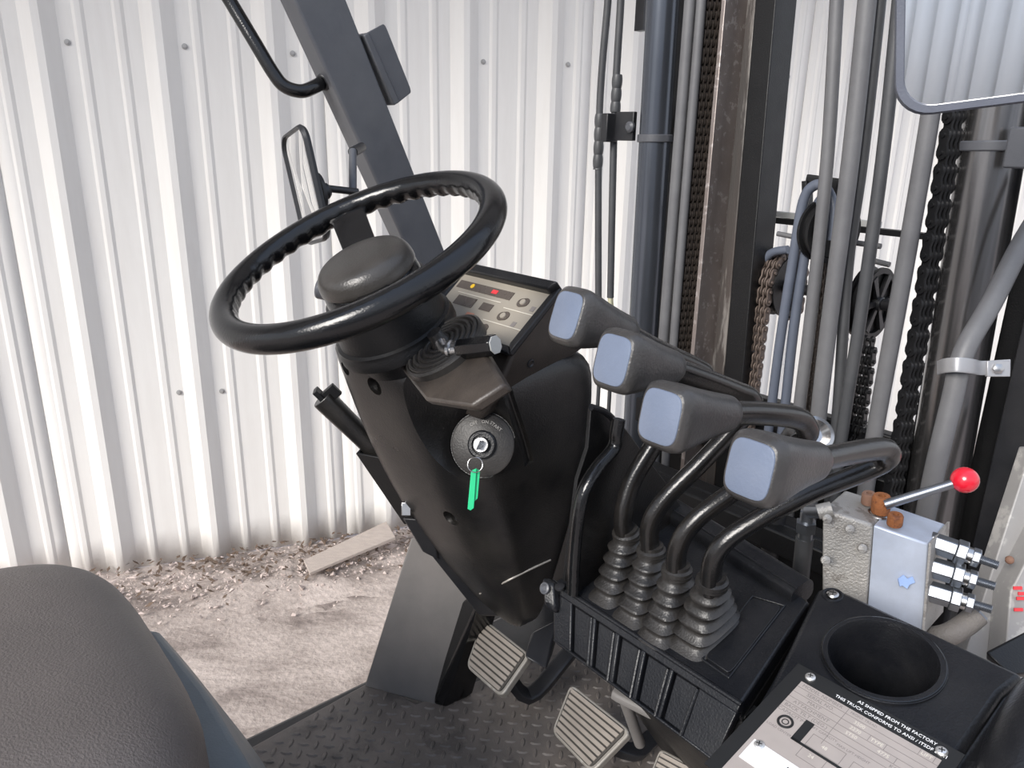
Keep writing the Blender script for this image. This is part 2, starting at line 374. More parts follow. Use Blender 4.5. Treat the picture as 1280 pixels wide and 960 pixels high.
for i in range(-30, 40):
    for j in range(-30, 30):
        c = T(.1, .1, FZ)+D(1, 1, 0)*i*pt+D(1, -1, 0)*j*pt
        a = D(1, 1, 0) if (i+j) % 2 else D(1, -1, 0); q = a.cross(TZ)
        if not all(inpoly(c+d_) for d_ in (a*.018, -a*.018, q*.01, -q*.01)): continue
        l, w, h = .0105, .0036, .0024
        pr = [c+a*l, c+a*l*.5+q*w, c-a*l*.5+q*w, c-a*l, c-a*l*.5-q*w, c+a*l*.5-q*w]
        g.add(pr+[c+a*l*.7+TZ*h, c+a*l*.35+q*w*.5+TZ*h, c-a*l*.35+q*w*.5+TZ*h, c-a*l*.7+TZ*h, c-a*l*.35-q*w*.5+TZ*h, c+a*l*.35-q*w*.5+TZ*h],
              [(k, (k+1) % 6, (k+1) % 6+6, k+6) for k in range(6)]+[tuple(range(6, 12))])
g.build('tread_bars', floorm, fp, kind='stuff')
# grey leg panel beside the floor plate and its glossy black gusset
cp = thing('cowl_leg', 'grey painted steel leg panel left of the pedals', 'panel', HZ(490, 865, FZ))
b = MB(); q = [HZ(455, 858, FZ), HZ(548, 884, FZ-.005), HR(588, 742, -.10), HR(560, 672, -.13), HR(514, 672, -.16)]
b.slab(q, TF, .02); b.build('panel', legm, cp, bevel=.003)
b = MB(); a0 = HZ(548, 882, FZ); a1 = HR(600, 762, -.06); ctr = [a0, a0.lerp(a1, .5)-TF*.012, a1]
b.hull([HZ(540, 880, FZ), HZ(556, 884, FZ), HR(600, 750, -.09), HR(603, 740, -.05), HZ(590, 868, FZ+.003), HR(575, 752, -.12)]+[p+TF*.05 for p in (HZ(556, 884, FZ), HR(603, 740, -.05))])
b.build('gusset', gloss, cp, bevel=.004)
# front dashboard wall, hidden in the dark behind the levers
dp = thing('front_cowl', 'black steel front cowl behind the control levers', 'cowl', T(.66, .1, .44))
b = MB(); b.tbox(.60, .64, -.30, .52, .44, .86); b.build('panel', plastic_d, dp, bevel=.006)
MB().tbox(.57, .60, -.25, .50, .82, .86).build('ledge', plastic_d, dp, bevel=.004)
# ================================================================== SEAT
st = thing('driver_seat', 'worn brown-grey vinyl driver seat at the lower left corner', 'seat', T(-.5, 0, .44))
SF = -.285
def cushion(f0, f1, r0, r1, z0, z1, k=9, ex=4):
    g = MB(); R = []
    n = 40; cf, cr_, cz = (f0+f1)/2, (r0+r1)/2, (z0+z1)/2; hf, hr, hz = (f1-f0)/2, (r1-r0)/2, (z1-z0)/2
    for i in range(25):
        v = -math.pi/2+math.pi*(i+.5)/25; cv = abs(math.cos(v))**(2/3.2); sv = math.copysign(abs(math.sin(v))**(2/3.2), v)
        r = []
        for j in range(n*2):
            u = 2*math.pi*j/(n*2); cu, su = math.cos(u), math.sin(u)
            r.append(T(cf+hf*cv*math.copysign(abs(cu)**(2/ex), cu), cr_+hr*cv*math.copysign(abs(su)**(2/ex), su), cz+hz*sv))
        R.append(r)
    g.rings(R); return g
cushion(SF-.50, SF+.012, -.245, .27, .72, .966).build('cushion', seatm, st, sharp=80)
cushion(SF-.52, SF-.01, -.225, .25, .62, .76).build('seat_base', plastic_d, st, sharp=80)
MB().tbox(SF-.42, SF-.08, -.17, .19, .44, .66).build('seat_rail', greyd, st, bevel=.01)
hd = MB(); R = []
for i in range(9):
    t = i/8; z = .80-.36*t; f = -.240+.085*math.sin(min(1, t*1.25)*math.pi/2)
    R.append([T(f-.45, -.21-.02*t, z), T(f-.03, -.20-.035*t, z), T(f, -.16-.03*t, z), T(f+.008, .0, z), T(f, .24, z), T(f-.45, .26, z)])
hd.rings(R)
tag(hd.build('seat_pedestal', hoodm, bevel=.006, sharp=50), 'blue-grey moulded plastic pedestal shell under the driver seat', 'pedestal')
# ================================================================== STEERING COLUMN
col = thing('steering_column', 'black plastic steering column housing under the wheel', 'steering column', T(.24, 0, .66))
WN = V((-.33918549, -.28846651, .89539951)); WC = V((-.18724342, .9216964, 1.30951409))
ax = lambda s: WC-WN*s
rg = [[(.005, -.082, 1.197), (.045, .075, 1.172), (.15, .085, 1.172), (.15, -.08, 1.2)],
      [(.008, -.10, 1.168), (.050, .105, 1.135), (.292, .115, 1.168), (.28, -.10, 1.20)],
      [(.024, -.10, 1.12), (.060, .105, 1.10), (.305, .112, 1.12), (.29, -.10, 1.13)],
      [(.043, -.10, 1.06), (.078, .105, 1.05), (.310, .105, 1.04), (.30, -.09, 1.06)],
      [(.084, -.10, .95), (.112, .10, .95), (.296, .10, .94), (.30, -.08, .95)],
      [(.148, -.095, .83), (.158, .09, .83), (.270, .09, .83), (.30, -.08, .83)],
      [(.205, -.085, .745), (.196, .075, .755), (.250, .085, .765), (.29, -.07, .74)],
      [(.246, -.055, .69), (.222, .05, .70), (.250, .065, .715), (.28, -.05, .69)]]
for i, r in enumerate(rg):
    k = (1, 1, 1, 1, .8, .5, .3, .1)[i]
    r[0] = (r[0][0]-.022*k, r[0][1]-.032*k, r[0][2]); r[2] = (r[2][0]+.016*k, r[2][1]+.008*k, r[2][2]); r[1] = (r[1][0]-.004*k, r[1][1]+.006*k, r[1][2])
R = [rounded_ring([T(*p) for p in r], [.38, .34, .22, .3], 7) for r in rg]
b = MB(); b.rings(R); shell = b.build('housing_shell', plastic, col, sharp=50)
sb = shell.modifiers.new('s', 'SUBSURF'); sb.levels = 2
KN = D(-.74, .58, .34)                      # direction the ignition faces
KC = HP(601, 556, T(.085, .055, 1.045), KN)
cuts = []
def cutter(mb): o = mb.build('cutter', plastic, origin=(0, 0, 0)); cuts.append(o); return o
cutter(MB().lathe(KC-KN*.012, KN, [(0, .044), (.002, .0445), (.02, .058), (.05, .086), (.11, .14)], 56))
recess = []
for x, y, d0, rr in ((468, 483, (-.9, -.25, .35), .012), (563, 648, (-.9, -.1, .3), .012), (431, 461, (-.8, -.6, .3), .009)):
    n_ = D(*d0); recess.append((x, y, n_, rr))
# find surface by a ray test after building
bpy.context.view_layer.update()
def surf(o, x, y):
    dg = bpy.context.evaluated_depsgraph_get(); ev = o.evaluated_get(dg); mw = V(o['_o'])
    d = (P(x, y, 1)-CAM).normalized(); ok, loc, nor, _ = ev.ray_cast(CAM-mw, d)
    return (loc+mw, nor) if ok else (None, None)
holes = []
for x, y, n_, rr in recess:
    p, nr = surf(shell, x, y)
    if p is None: continue
    nn_ = nr.normalized(); nn_ = (nn_+n_).normalized(); cutter(MB().cyl(p-nn_*.014, p+nn_*.03, rr, n=28)); holes.append((p, nn_, rr))
gv = [surf(shell, x, y)[0] for x, y in ((628, 470), (636, 496), (646, 526), (656, 556), (662, 580))]
if all(gv): cutter(MB().sweep(curve(gv, 4), .0075, .006, 4, n=12))
sm_ = [surf(shell, x, y)[0] for x, y in ((600, 742), (630, 728), (660, 713), (688, 700))]
boolean(shell, cuts)
if all(sm_): MB().sweep(curve(sm_, 5), .0016, n=8).build('seam_highlight', padl, col)  # pale strip that draws the highlight along the lower seam
for p, nn_, rr in holes:
    s = MB(); s.lathe(p-nn_*.0135, nn_, [(0, rr*.7), (.002, rr*.7), (.004, rr*.45)], 20); s.build('screw', steel, col)
# ignition plate, lock and marks
ig = MB().lathe(KC-KN*.0118, KN, [(0, .0425), (.0018, .0425), (.003, .0405)], 56).build('ignition_plate', mat('plate_black', (.02, .018, .017), .4, dust=.3, dustcol=(.09, .08, .07), bump=.3), col)
MB().lathe(KC-KN*.0088, KN, [(0, .019), (.004, .019), (.0055, .017), (.0055, .0135), (.002, .013)], 40).build('lock_collar', plastic_c, ig)
MB().lathe(KC-KN*.006, KN, [(0, .0105), (.006, .0105), (.0075, .0095)], 32).build('lock_barrel', steel, ig)
kx = TZ.cross(KN).normalized(); ky = KN.cross(kx)
for a, s_ in ((118, 'OFF'), (88, 'ON'), (58, 'START')):
    p = KC-KN*.0088+kx*.030*math.cos(math.radians(a))+ky*.030*math.sin(math.radians(a))
    text(s_, 'ignition_mark', p, kx*math.sin(math.radians(a))-ky*math.cos(math.radians(a)), KN, .0062, mat('mark_grey', (.4, .38, .35), .5) if a == 118 else MT['mark_grey'], col)
# key with its green tag
ky0 = KC+KN*.002
key = thing('ignition_key', 'small steel key in the ignition with green plastic tag', 'key', ky0)
b = MB(); kd = (kx*.35+ky).normalized(); b.box(ky0+KN*.009, KN*.009, kd*.0065, kd.cross(KN)*.001); b.lathe(ky0-KN*.001, KN, [(0, .004), (.006, .004)], 12); b.build('key_blade', steel, key, bevel=.0004)
rc = P(594, 581, (ky0-CAM).dot(FW)-.022); MB().torus(rc, (CAM-rc), .0095, .0007, 36, 8).build('key_ring', steel, key)
tg = rc-TZ*.009; dn = (P(590, 642, (rc-CAM).dot(FW))-P(594, 590, (rc-CAM).dot(FW))).normalized(); sx = RT
def tagpoly(x0, w): return [tg+sx*(x0-w), tg+sx*(x0-w*.3)-dn*.004, tg+sx*(x0+w), tg+sx*(x0+w)+dn*.034, tg+sx*x0+dn*.040, tg+sx*(x0-w)+dn*.050]
b = MB(); b.slab([tg-sx*.0052-dn*.001, tg+sx*.0015-dn*.004, tg+sx*.002+dn*.047, tg-sx*.002+dn*.050, tg-sx*.006+dn*.048], -FW, .0016); b.build('tag_leaf', green, key, bevel=.0005)
b = MB(); b.slab([tg+sx*.001-dn*.003+FW*.003, tg+sx*.0062-dn*.001+FW*.003, tg+sx*.0058+dn*.035+FW*.003, tg+sx*.001+dn*.04+FW*.003], -FW, .0016); b.build('tag_leaf', green, key, bevel=.0005)
# upper cover with the instrument panel
PTR = T(.208, .125, 1.252); PBR = HR(643, 437, .125); PTL = HR(570, 352, -.065); PTL = V((*(PTR+(PTL-PTR).project(TR)).xy, PTR.z)); PBL = PTL+(PBR-PTR)
pn = (PTL-PTR).cross(PBR-PTR).normalized(); pn = pn if pn.z > 0 else -pn
PW = (PTR-PTL).length; pX = (PTR-PTL).normalized(); pY = (PTR-PBR).normalized()
neck = lambda s, r: [ax(s)+p for p in [(frame(WN)[0]*math.cos(t)+frame(WN)[1]*math.sin(t))*r for t in [2*math.pi*i/20 for i in range(20)]]]
b = MB(); b.hull([T(.09, -.07, 1.10), T(.125, .08, 1.09), T(.125, .112, 1.135), T(.284, .11, 1.172), T(.274, -.095, 1.2), PTR, PTL, PBR, PBL+pX*.02, PTR])
uc = b.build('upper_cover', brown, col, bevel=.006, seg=3)
b = MB(); th_ = .012
q = [PBL, PBR, PTR, PTL]
fr_o = [p+pn*.001 for p in (PTL-pX*.012+pY*.012, PTR+pX*.008+pY*.012, PBR+pX*.008-pY*.012, PBL-pX*.012-pY*.01)]
fr_i = [PTL+pX*.002, PTR-pX*.004, PBR-pX*.006+pY*0, PBL+pX*.002]
for i in range(4):
    o0, o1, i0, i1 = fr_o[i], fr_o[(i+1) % 4], fr_i[i], fr_i[(i+1) % 4]
    h = .019 if i == 0 else .009
    b.hull([o0, o1, i0, i1, o0+pn*h, o1+pn*h, i0+pn*h*.8, i1+pn*h*.8])
b.build('panel_rim', plastic_c, col, bevel=.0025)
ip = MB().slab([fr_i[3]+pn*.002, fr_i[2]+pn*.002, fr_i[1]+pn*.002, fr_i[0]+pn*.002], pn, .0025).build('instrument_panel', panelf, col)
uv = lambda u, v: PTL.lerp(PTR, u)+(PBR-PTR)*v+pn*.0047
def pquad(u0, u1, v0, v1, m_, nm, h=.0006, sk=0, par=None):
    return MB().slab([uv(u0, v0), uv(u1, v0), uv(u1+sk, v1), uv(u0+sk, v1)], pn, h).build(nm, m_, par or ip)
pquad(.04, .66, .12, .27, mat('display_dark', (.09, .075, .065), .25), 'warning_light_strip')
MB().lathe(uv(.21, .19), pn, [(0, .0038), (.0014, .0038)], 12).build('yellow_lamp', yellow, ip)
pquad(.44, .50, .16, .23, redi, 'red_lamp', .0012)
pquad(.14, .36, .40, .58, MT['display_dark'], 'display_window', sk=0)
pquad(.44, .56, .42, .56, MT['display_dark'], 'display_window')
pquad(.36, .44, .66, .74, mat('pink_label', (.5, .22, .15), .5), 'display_window')
for u, v in ((.80, .25), (.72, .56), (.62, .86)):
    c = uv(u, v); bt = MB()
    bt.rings([rrect(c+pn*h, (pX+pY*.3).normalized(), pn.cross((pX+pY*.3).normalized()), w*1.45, w, w*.95, 6) for h, w in ((0, .0068), (.0012, .0068), (.0013, .0056))])
    bb = bt.build('panel_button', MT['display_dark'], ip); MB().lathe(c+pn*.001, pn, [(0, .0045), (.002, .004)], 16).build('button_dome', mat('button_pale', (.6, .57, .5), .4), bb) if False else None
    bb2 = MB().lathe(c+pn*.001, pn, [(0, .0047), (.0016, .0043)], 18).build('panel_button', panelf if u > .65 else MT['display_dark'], ip)
for v, u0, u1 in ((.41, .66, .96), (.70, .56, .96), (.34, .10, .60)):
    pquad(u0, u1, v, v+.012, mat('line_pale', (.62, .58, .5), .5) if v == .41 else MT['line_pale'], 'panel_line', .0003)
for u, v in ((.92, .27), (.86, .60)):
    pquad(u-.02, u+.02, v, v+.09, MT['greyt'] if False else greyt, 'panel_symbol', .0003)
p_, n_ = surf(uc, 663, 454)
if p_: MB().lathe(p_-n_*.002, n_, [(0, .006), (.0035, .006), (.004, .0045), (.0015, .003)], 18).build('screw', greyd, col)
# neck under the hub
b = MB(); b.lathe(ax(.15), WN, [(0, .058), (.026, .060), (.028, .079), (.038, .0785), (.041, .0765), (.046, .0765), (.048, .072), (.10, .066), (.105, .060)], 48); b.build('column_neck', plastic_d, col)
# ---- pod: flat shelf and ribs to the right of the lever
BN = V((-.528, -.267, .804)).normalized(); BC = P(554, 431, (ax(.15)-CAM).dot(FW)-.095)
pd = MB(); podp = [HP(x, y, BC-BN*.008, BN) for x, y in ((494, 452), (530, 499), (588, 508), (630, 480), (606, 440), (560, 392), (530, 400))]
pd.hull(podp+[p-BN*.012+TF*.006 for p in podp]); pd.build('lever_pod', brown, col, bevel=.004); pm_ = sum(podp, V((0, 0, 0)))/len(podp)
MB().hull([p.lerp(pm_, .3)-BN*.011 for p in podp]+[T(f, r, z) for f in (.09, .13) for r in (.02, .08) for z in (1.13, 1.16)]).build('pod_support', plastic_d, col, bevel=.004)
rb = MB(); w0 = HP(630, 478, BC-BN*.008, D(-.6, .7, .3))
# ---- travel direction lever
dl = thing('direction_lever', 'short chrome and black direction lever in round ribbed boot', 'lever', BC)
pr = [(-.012, .053), (.0, .053), (.002, .050)]
for i in range(5):
    r = .049-.0075*i; pr += [(.0005+.0006*i, r), (.0035+.0006*i, r-.0012), (.0038+.0006*i, r-.0042), (.0008+.0006*i, r-.006)]
pr += [(.012, .010), (.02, .009)]
MB().lathe(BC, BN, pr, 56).build('ribbed_boot', rubber, dl, sharp=40)
dB = (BC-CAM).dot(FW); s0, s1, s2, s3 = P(556, 437, dB-.016), P(563, 438, dB-.028), P(578, 436, dB-.036), P(619, 431, dB-.066)
MB().sweep([BC+BN*.01, s0, s1], .0075, n=16).build('stalk', steel, dl)
MB().sweep([s1, s1.lerp(s2, .2), s1.lerp(s2, .25), s2], [.012, .012, .0095, .0095], n=20).build('chrome_collar', steel, dl)
b = MB().sweep([s2-(s3-s2)*.1, s2, s2.lerp(s3, .9), s3], [.010, .0125, .0125, .0115], n=8, E=2.2); b.build('grip', gloss, dl, bevel=.0008)
b = MB().sweep([s3-(s3-s2)*.02, s3+(s3-s2).normalized()*.001], .0105, n=8, E=2.2); b.build('grip_end', gripe, dl, bevel=.0004)
# ================================================================== STEERING WHEEL
sw = thing('steering_wheel', 'glossy black steering wheel with one broad spoke visible', 'steering wheel', ax(.06))
wx, wy, wz = frame(WN); RC = .172; rt_ = .0165
R = []; n = 240
for i in range(n):
    a = 2*math.pi*i/n; e = wx*math.cos(a)+wy*math.sin(a); r = []
    for j in range(24):
        t = 2*math.pi*j/24; k = max(0, math.cos(t-math.radians(222)))**2; rr = rt_-.0032*k*(.5+.5*math.cos(a*44)) if True else rt_
        r.append(WC+e*(RC+rr*1.0*math.cos(t))+wz*rr*math.sin(t))
    R.append(r)
MB().rings(R, closed=True).build('rim', gloss, sw, sharp=80)
# the two spokes, far and near
SPX = HP(437, 272, WC-WN*.01, WN)
sp = (SPX-WC); sp = (sp-WN*sp.dot(WN)).normalized(); sq = WN.cross(sp)
HUB = .034
for sg in (1, -1):
    pth = [WC-WN*HUB+sp*sg*.04, WC-WN*(HUB-.004)+sp*sg*.08, WC-WN*.012+sp*sg*.13, WC-WN*.002+sp*sg*.166]
    MB().sweep(curve(pth, 5), [.024]*8+[.026, .027, .028, .030, .032, .034, .037, .040], .006, 6, up=None, n=20).build('spoke', gloss, sw) if False else None
    cc = curve(pth, 5); g = MB(); R = []
    for i, c in enumerate(cc):
        t = i/(len(cc)-1); w = .021+.003*t+.010*max(0, t-.8)*5
        nn_ = (cc[min(i+1, len(cc)-1)]-cc[max(i-1, 0)]).normalized().cross(sq).normalized()
        R.append([c+sq*w+nn_*.004, c+sq*(w-.004)+nn_*.006, c-sq*(w-.004)+nn_*.006, c-sq*w+nn_*.004, c-sq*w-nn_*.004, c-sq*(w-.004)-nn_*.006, c+sq*(w-.004)-nn_*.006, c+sq*w-nn_*.004])
    g.rings(R).build('spoke', gloss, sw)
hubm = mat('hub_vinyl', (.034, .031, .028), .3, dust=.25, dustcol=(.12, .11, .1), bump=.3)
MB().lathe(WC-WN*.066, WN, [(-.03, .060), (0, .062), (.012, .063), (.03, .061), (.034, .058)], 48).build('hub', gloss, sw)
hc = MB(); R = []
for h, r, sl in ((0, .062, 0), (.012, .0625, 0), (.024, .060, 0), (.032, .053, .003), (.036, .042, .004), (.038, .022, .004)):
    R.append([WC-WN*(HUB+.004-h)+(wx*math.cos(t)+wy*math.sin(t))*r for t in [2*math.pi*i/48 for i in range(48)]])
hc.rings(R); hcap = hc.build('hub_cap', hubm, sw, sharp=60)
hcap.modifiers.new('s', 'SUBSURF').levels = 1
tb = P(396, 360, (ax(.06)-CAM).dot(FW)+.01); MB().cyl(tb, tb+RT*.05-UP*.01, .013, n=20).build('horn_boss', greyp, col, bevel=.003)
# ================================================================== LEVER CONSOLE
CN = D(-.21, 0, .978); CP0 = T(.05, .42, .92)
def CQ(x, y, h=0): return HP(x, y, CP0+CN*h, CN)
lc = thing('lever_console', 'black moulded console with ribbed front carrying the four control levers', 'console', CQ(830, 780)-TZ*.2)
tl, tr_, br, bl = CQ(691, 728), CQ(926, 881), CQ(1012, 752), CQ(842, 640)
b = MB(); b.slab([tl, tr_, br, bl], CN, -.022); b.build('top_plate', plastic_c, lc, bevel=.003)
lo = [HZ(692, 800, tl.z-.052), HZ(893, 951, tr_.z-.052)]
b = MB(); b.slab([tl+TF*.012-TZ*.02, tr_+TF*.012-TZ*.02, lo[1]+TF*.012, lo[0]+TF*.012], TF, .02); b.build('front_backing', plastic_d, lc)
fn = (tr_-tl).cross(lo[0]-tl).normalized(); fn = fn if fn.dot(TF) < 0 else -fn
fq = lambda u, v, h=0: tl.lerp(tr_, u).lerp(lo[0].lerp(lo[1], u), v)+fn*h
cells = [(.125, .255), (.275, .39), (.415, .535), (.56, .685), (.705, .83)]
def fbar(u0, u1, v0, v1, h0, h1, nm='front_frame', m_=plastic_c, bv=.0015):
    return MB().hull([fq(u, v, h) for u in (u0, u1) for v in (v0, v1) for h in (h0, h1)]).build(nm, m_, lc, bevel=bv)
fbar(0, 1, 0, .16, -.01, .0); fbar(.0, cells[0][0], .14, 1, -.01, .0); fbar(cells[-1][1], 1, .14, 1, -.01, 0); fbar(.0, 1, .97, 1.03, -.01, .001)
for i, (u0, u1) in enumerate(cells):
    if i < 4: fbar(u1, cells[i+1][0], .14, 1, -.01, .0)
    fbar(u0+.006, u1-.004, .18, .98, -.01, -.004, 'cell_panel')
    MB().cyl(fq(u1-.004, .17, .0), fq(u1-.006, 1.0, .0), .0022, n=10).build('cell_bead', plastic_c, lc)
MB().sweep([fq(-.01, .0, -.002), fq(.5, .0, -.002), fq(1.0, .0, -.002)], .003, n=10).build('front_edge', plastic_c, lc)
# body under the console, and the back ridge
b = MB(); b.hull([tl-CN*.018, tr_-CN*.018, br-CN*.018, bl-CN*.018]+[p-TZ*.12+TF*.08 for p in (tl, tr_)]+[p-TZ*.40+TF*.02 for p in (br, bl)]); b.build('console_body', plastic_d, lc, bevel=.004)
rd0, rd1 = CQ(820, 627, .002), CQ(1003, 742, .002)
MB().sweep([rd0, rd0.lerp(rd1, .5), rd1], .018, .014, 3, up=CN, n=20).build('back_ridge', plastic_c, lc, sharp=25)
for h in (-.006, .004):
    MB().cyl(rd0+CN*(.013+abs(h)*-.3)+TF*h*1.6, rd1+CN*(.013-abs(h)*.3)+TF*h*1.6, .0016, n=8).build('ridge_bead', plastic_c, lc)
b = MB(); o4 = [CQ(x, y, .0008) for x, y in ((941, 745), (981, 757), (911, 847), (878, 824))]; c_ = sum(o4, V((0, 0, 0)))/4
i4 = [p.lerp(c_, .1) for p in o4]
for i in range(4): b.cyl(o4[i], o4[(i+1) % 4], .0012, n=8); b.sphere(o4[i], .0012, 8)
b.build('blank_outline', plastic_c, lc)
b = MB(); b.rings([rounded_ring([p.lerp(c_, .06)+CN*h for p in o4], .12) for h in (-.001, .0018)]); b.build('blank_cover', plastic_c, lc, bevel=.0006)
# left end bracket with bolt
e = CQ(700, 742); b = MB(); b.hull([fq(-.02, -.05), fq(-.02, .55), fq(.05, -.05), fq(.05, .5), fq(-.02, -.05, .016), fq(-.02, .45, .012), fq(.04, -.05, .010), fq(.04, .4, .008)]); b.build('end_bracket', plastic_c, lc, bevel=.004)
c0 = fq(.0, .12, .013); MB().lathe(c0, fn, [(0, .007), (.003, .007), (.004, .005), (.002, .003)], 20).build('bolt', greyp, lc)
MB().lathe(CQ(700, 735, .004), CN, [(0, .006), (.003, .006), (.004, .003)], 16).build('bolt', greyd, lc)
# curved side cover between console and steering column
sc = thing('side_cover', 'black curved side cover between steering column and control levers', 'cover', HR(720, 745, .27))
def hr_poly(pts, r): return [HR(x, y, r) for x, y in pts]
out = curve(hr_poly([(716, 742), (718, 700), (722, 655), (730, 615), (748, 584), (768, 560), (771, 542), (774, 524)], .275), 4)+hr_poly([(800, 560), (832, 602), (866, 655), (900, 700), (860, 760), (780, 760)], .275)
b = MB(); b.slab(out, -TR, .012); b.build('cover_panel', plastic, sc, bevel=.003)
edge = curve(hr_poly([(716, 742), (718, 700), (722, 655), (730, 615), (748, 584), (768, 560), (771, 542), (774, 524)], .277), 5)
b = MB(); R = []
for i, p in enumerate(edge):
    t = (edge[min(i+1, len(edge)-1)]-edge[max(i-1, 0)]).normalized(); s_ = t.cross(TR).normalized(); w = .0065
    R.append([p+s_*w*math.cos(a)+TR*w*math.sin(a)*1.2 for a in [2*math.pi*k/12 for k in range(12)]])
b.rings(R).build('rolled_edge', gloss, sc)
b = MB(); b.slab(hr_poly([(739, 511), (756, 516), (770, 530), (772, 556), (750, 578), (734, 610), (724, 655), (722, 738), (705, 740), (722, 600), (735, 560)], .25), -TR, .006); b.build('void_plate', plastic_d, sc, bevel=.001)  # black plate standing in for the dark void inside the cover
b = MB(); e2 = curve(hr_poly([(739, 509), (756, 515), (768, 527), (771, 542), (764, 562)], .262), 5); b.sweep(e2, .004, n=10); b.build('inner_edge', plastic_c, sc)
# ================================================================== CONTROL LEVERS
LV = [([(782, 672, .985), (779, 645, .97), (790, 603, .965), (815, 560, .96), (848, 510, .955), (874, 480, .945), (880, 468, .93), (868, 459, .915), (822, 438, .87), (778, 414, .825)], (708, 394, .775), (775, 733), (783, 668), .019, .040,
       'control lever nearest the steering wheel, highest black knob of the row'),
      ([(813, 695, .955), (813, 655, .94), (833, 622, .93), (880, 575, .92), (925, 527, .91), (940, 508, .895), (936, 497, .875), (920, 490, .86), (878, 474, .82), (835, 459, .78)], (766, 450, .725), (806, 757), (814, 690), .019, .040,
       'second control lever from the steering wheel, knob just below the highest one'),
      ([(845, 722, .905), (848, 683, .89), (872, 648, .88), (930, 605, .875), (988, 560, .87), (1008, 545, .86), (1007, 532, .845), (994, 522, .825), (950, 517, .78), (903, 517, .735)], (826, 521, .67), (838, 781), (846, 714), .019, .040,
       'third control lever from the steering wheel, knob in front of crossing arms'),
      ([(888, 740, .86), (893, 697, .84), (922, 665, .83), (1000, 622, .82), (1080, 590, .82), (1106, 577, .81), (1110, 566, .795), (1098, 561, .78), (1060, 567, .74), (1014, 577, .69)], (938, 586, .625), (881, 788), (890, 728), .024, .044,
       'fourth control lever, nearest the camera, with the largest knob')]
LK = .915
for pts, face, b0, b1, bw, bl_, lab in LV:
    pts = [(x, y, d*LK) for x, y, d in pts]; face = (face[0], face[1], face[2]*LK)
    p = [P(*q) for q in pts]; base = CQ(*b0)
    t = thing('control_lever', lab, 'lever', base, 'hydraulic control levers on the console')
    arm = curve(p, 7)
    sw_ = MB().sweep(arm, [.0112]*len(arm), [.0092]*len(arm), 2.6, up=TR, n=18); sw_.build('arm', leverm, t, sharp=80)
    nk, fc = p[-1], P(*face); axk = (fc-nk); L_ = axk.length
    fx, fy, fz = frame(axk.normalized(), D(.15, 0, 1))
    prof_ = [(-.16, .0135, 2), (-.08, .0165, 2.2), (.0, .0175, 2.3), (.2, .0195, 2.5), (.45, .0225, 3), (.7, .0262, 3.6), (.88, .0282, 4), (.95, .0275, 4.2), (1.0, .0243, 4.2), (1.012, .0232, 4.2)]
    def ringk(tt, w, e, lift=0):
        r = []
        for j in range(32):
            a = 2*math.pi*(j+.5)/32; c, q = math.cos(a), math.sin(a)
            r.append(nk+axk*tt+fx*w*.86*math.copysign(abs(c)**(2/e), c)+fy*w*.99*math.copysign(abs(q)**(2/e), q))
        return r
    kb = MB().rings([ringk(*q) for q in prof_]).build('knob', knobm, t, sharp=50)
    MB().rings([ringk(1.005, .0222, 4.2), ringk(1.022, .0215, 4.2), ringk(1.028, .0195, 4.2)]).build('knob_cap_skylit', knobf, kb, sharp=40)
    # bellows boot
    top = P(*b1, (p[0]-CAM).dot(FW)); R = []; nf = 5; st_ = 8
    axis = (top-base)
    for i in range(nf*st_+1):
        u = i/(nf*st_); ph = (i % st_)/st_
        sc_ = 1-.07*abs(math.sin(math.pi*ph))**.6*0 - (.26*(1-abs(2*ph-1)**1.5))
        w = (bw*(1-u)+.0155*u)*sc_*1.12; l = (bl_*(1-u**.8)+.0165*u**.8)*(1-(1-sc_)*.55); e = 4.5*(1-u)+2*u
        c = base+axis*u; r = []
        tiltn = CN.lerp(axis.normalized(), .35*u).normalized(); xx = TR; yy = tiltn.cross(xx).normalized()
        for j in range(32):
            a = 2*math.pi*(j+.5)/32; cc, q = math.cos(a), math.sin(a)
            r.append(c+xx*w*math.copysign(abs(cc)**(2/e), cc)+yy*l*math.copysign(abs(q)**(2/e), q))
        R.append(r)
    bt = MB().rings(R).build('rubber_boot', rubber, t, sharp=80)
    axn = (p[1]-p[0]).normalized(); MB().lathe(top-axn*.004, axn, [(0, .0165), (.008, .0165), (.010, .0135), (.014, .0135)], 24).build('boot_collar', rubber, t)
# ================================================================== SIDE CONSOLE, CUP HOLDER, PLATE
HS = .013
sd_ = thing('side_console', 'black moulded side console with round cup holder at lower right', 'console', CQ(1100, 860)-TZ*.3)
SQ = lambda x, y, h=0: CQ(x, y, HS+h)
ol = [SQ(*q) for q in ((1022, 735), (1040, 731), (1281, 843), (1253, 866), (1188, 962), (1150, 1040), (900, 1040), (922, 965), (926, 925), (944, 885), (965, 850), (985, 812), (1005, 770))]
b = MB(); b.slab(ol, CN, -.16); bodyo = b.build('console_shell', plastic_c, sd_)
cc_ = SQ(1103, 824)
cuts = []; cutter(MB().cyl(cc_-CN*.115, cc_+CN*.05, .0485, n=64))
boolean(bodyo, cuts)
bv = bodyo.modifiers.new('bevel', 'BEVEL'); bv.width = .006; bv.segments = 3; bv.limit_method = 'ANGLE'; bv.angle_limit = math.radians(40)
MB().lathe(cc_, CN, [(-.002, .0555), (.0025, .0555), (.004, .053), (.004, .049), (-.002, .0465), (-.10, .041), (-.10, .0), (-.105, 0), (-.105, .0435), (-.002, .0478)], 64, cap=False).build('cup_holder', plastic_c, sd_, sharp=30)
MB().torus(cc_+CN*.0025, CN, .0535, .0016, 64, 8).build('cup_lip', gloss, sd_)
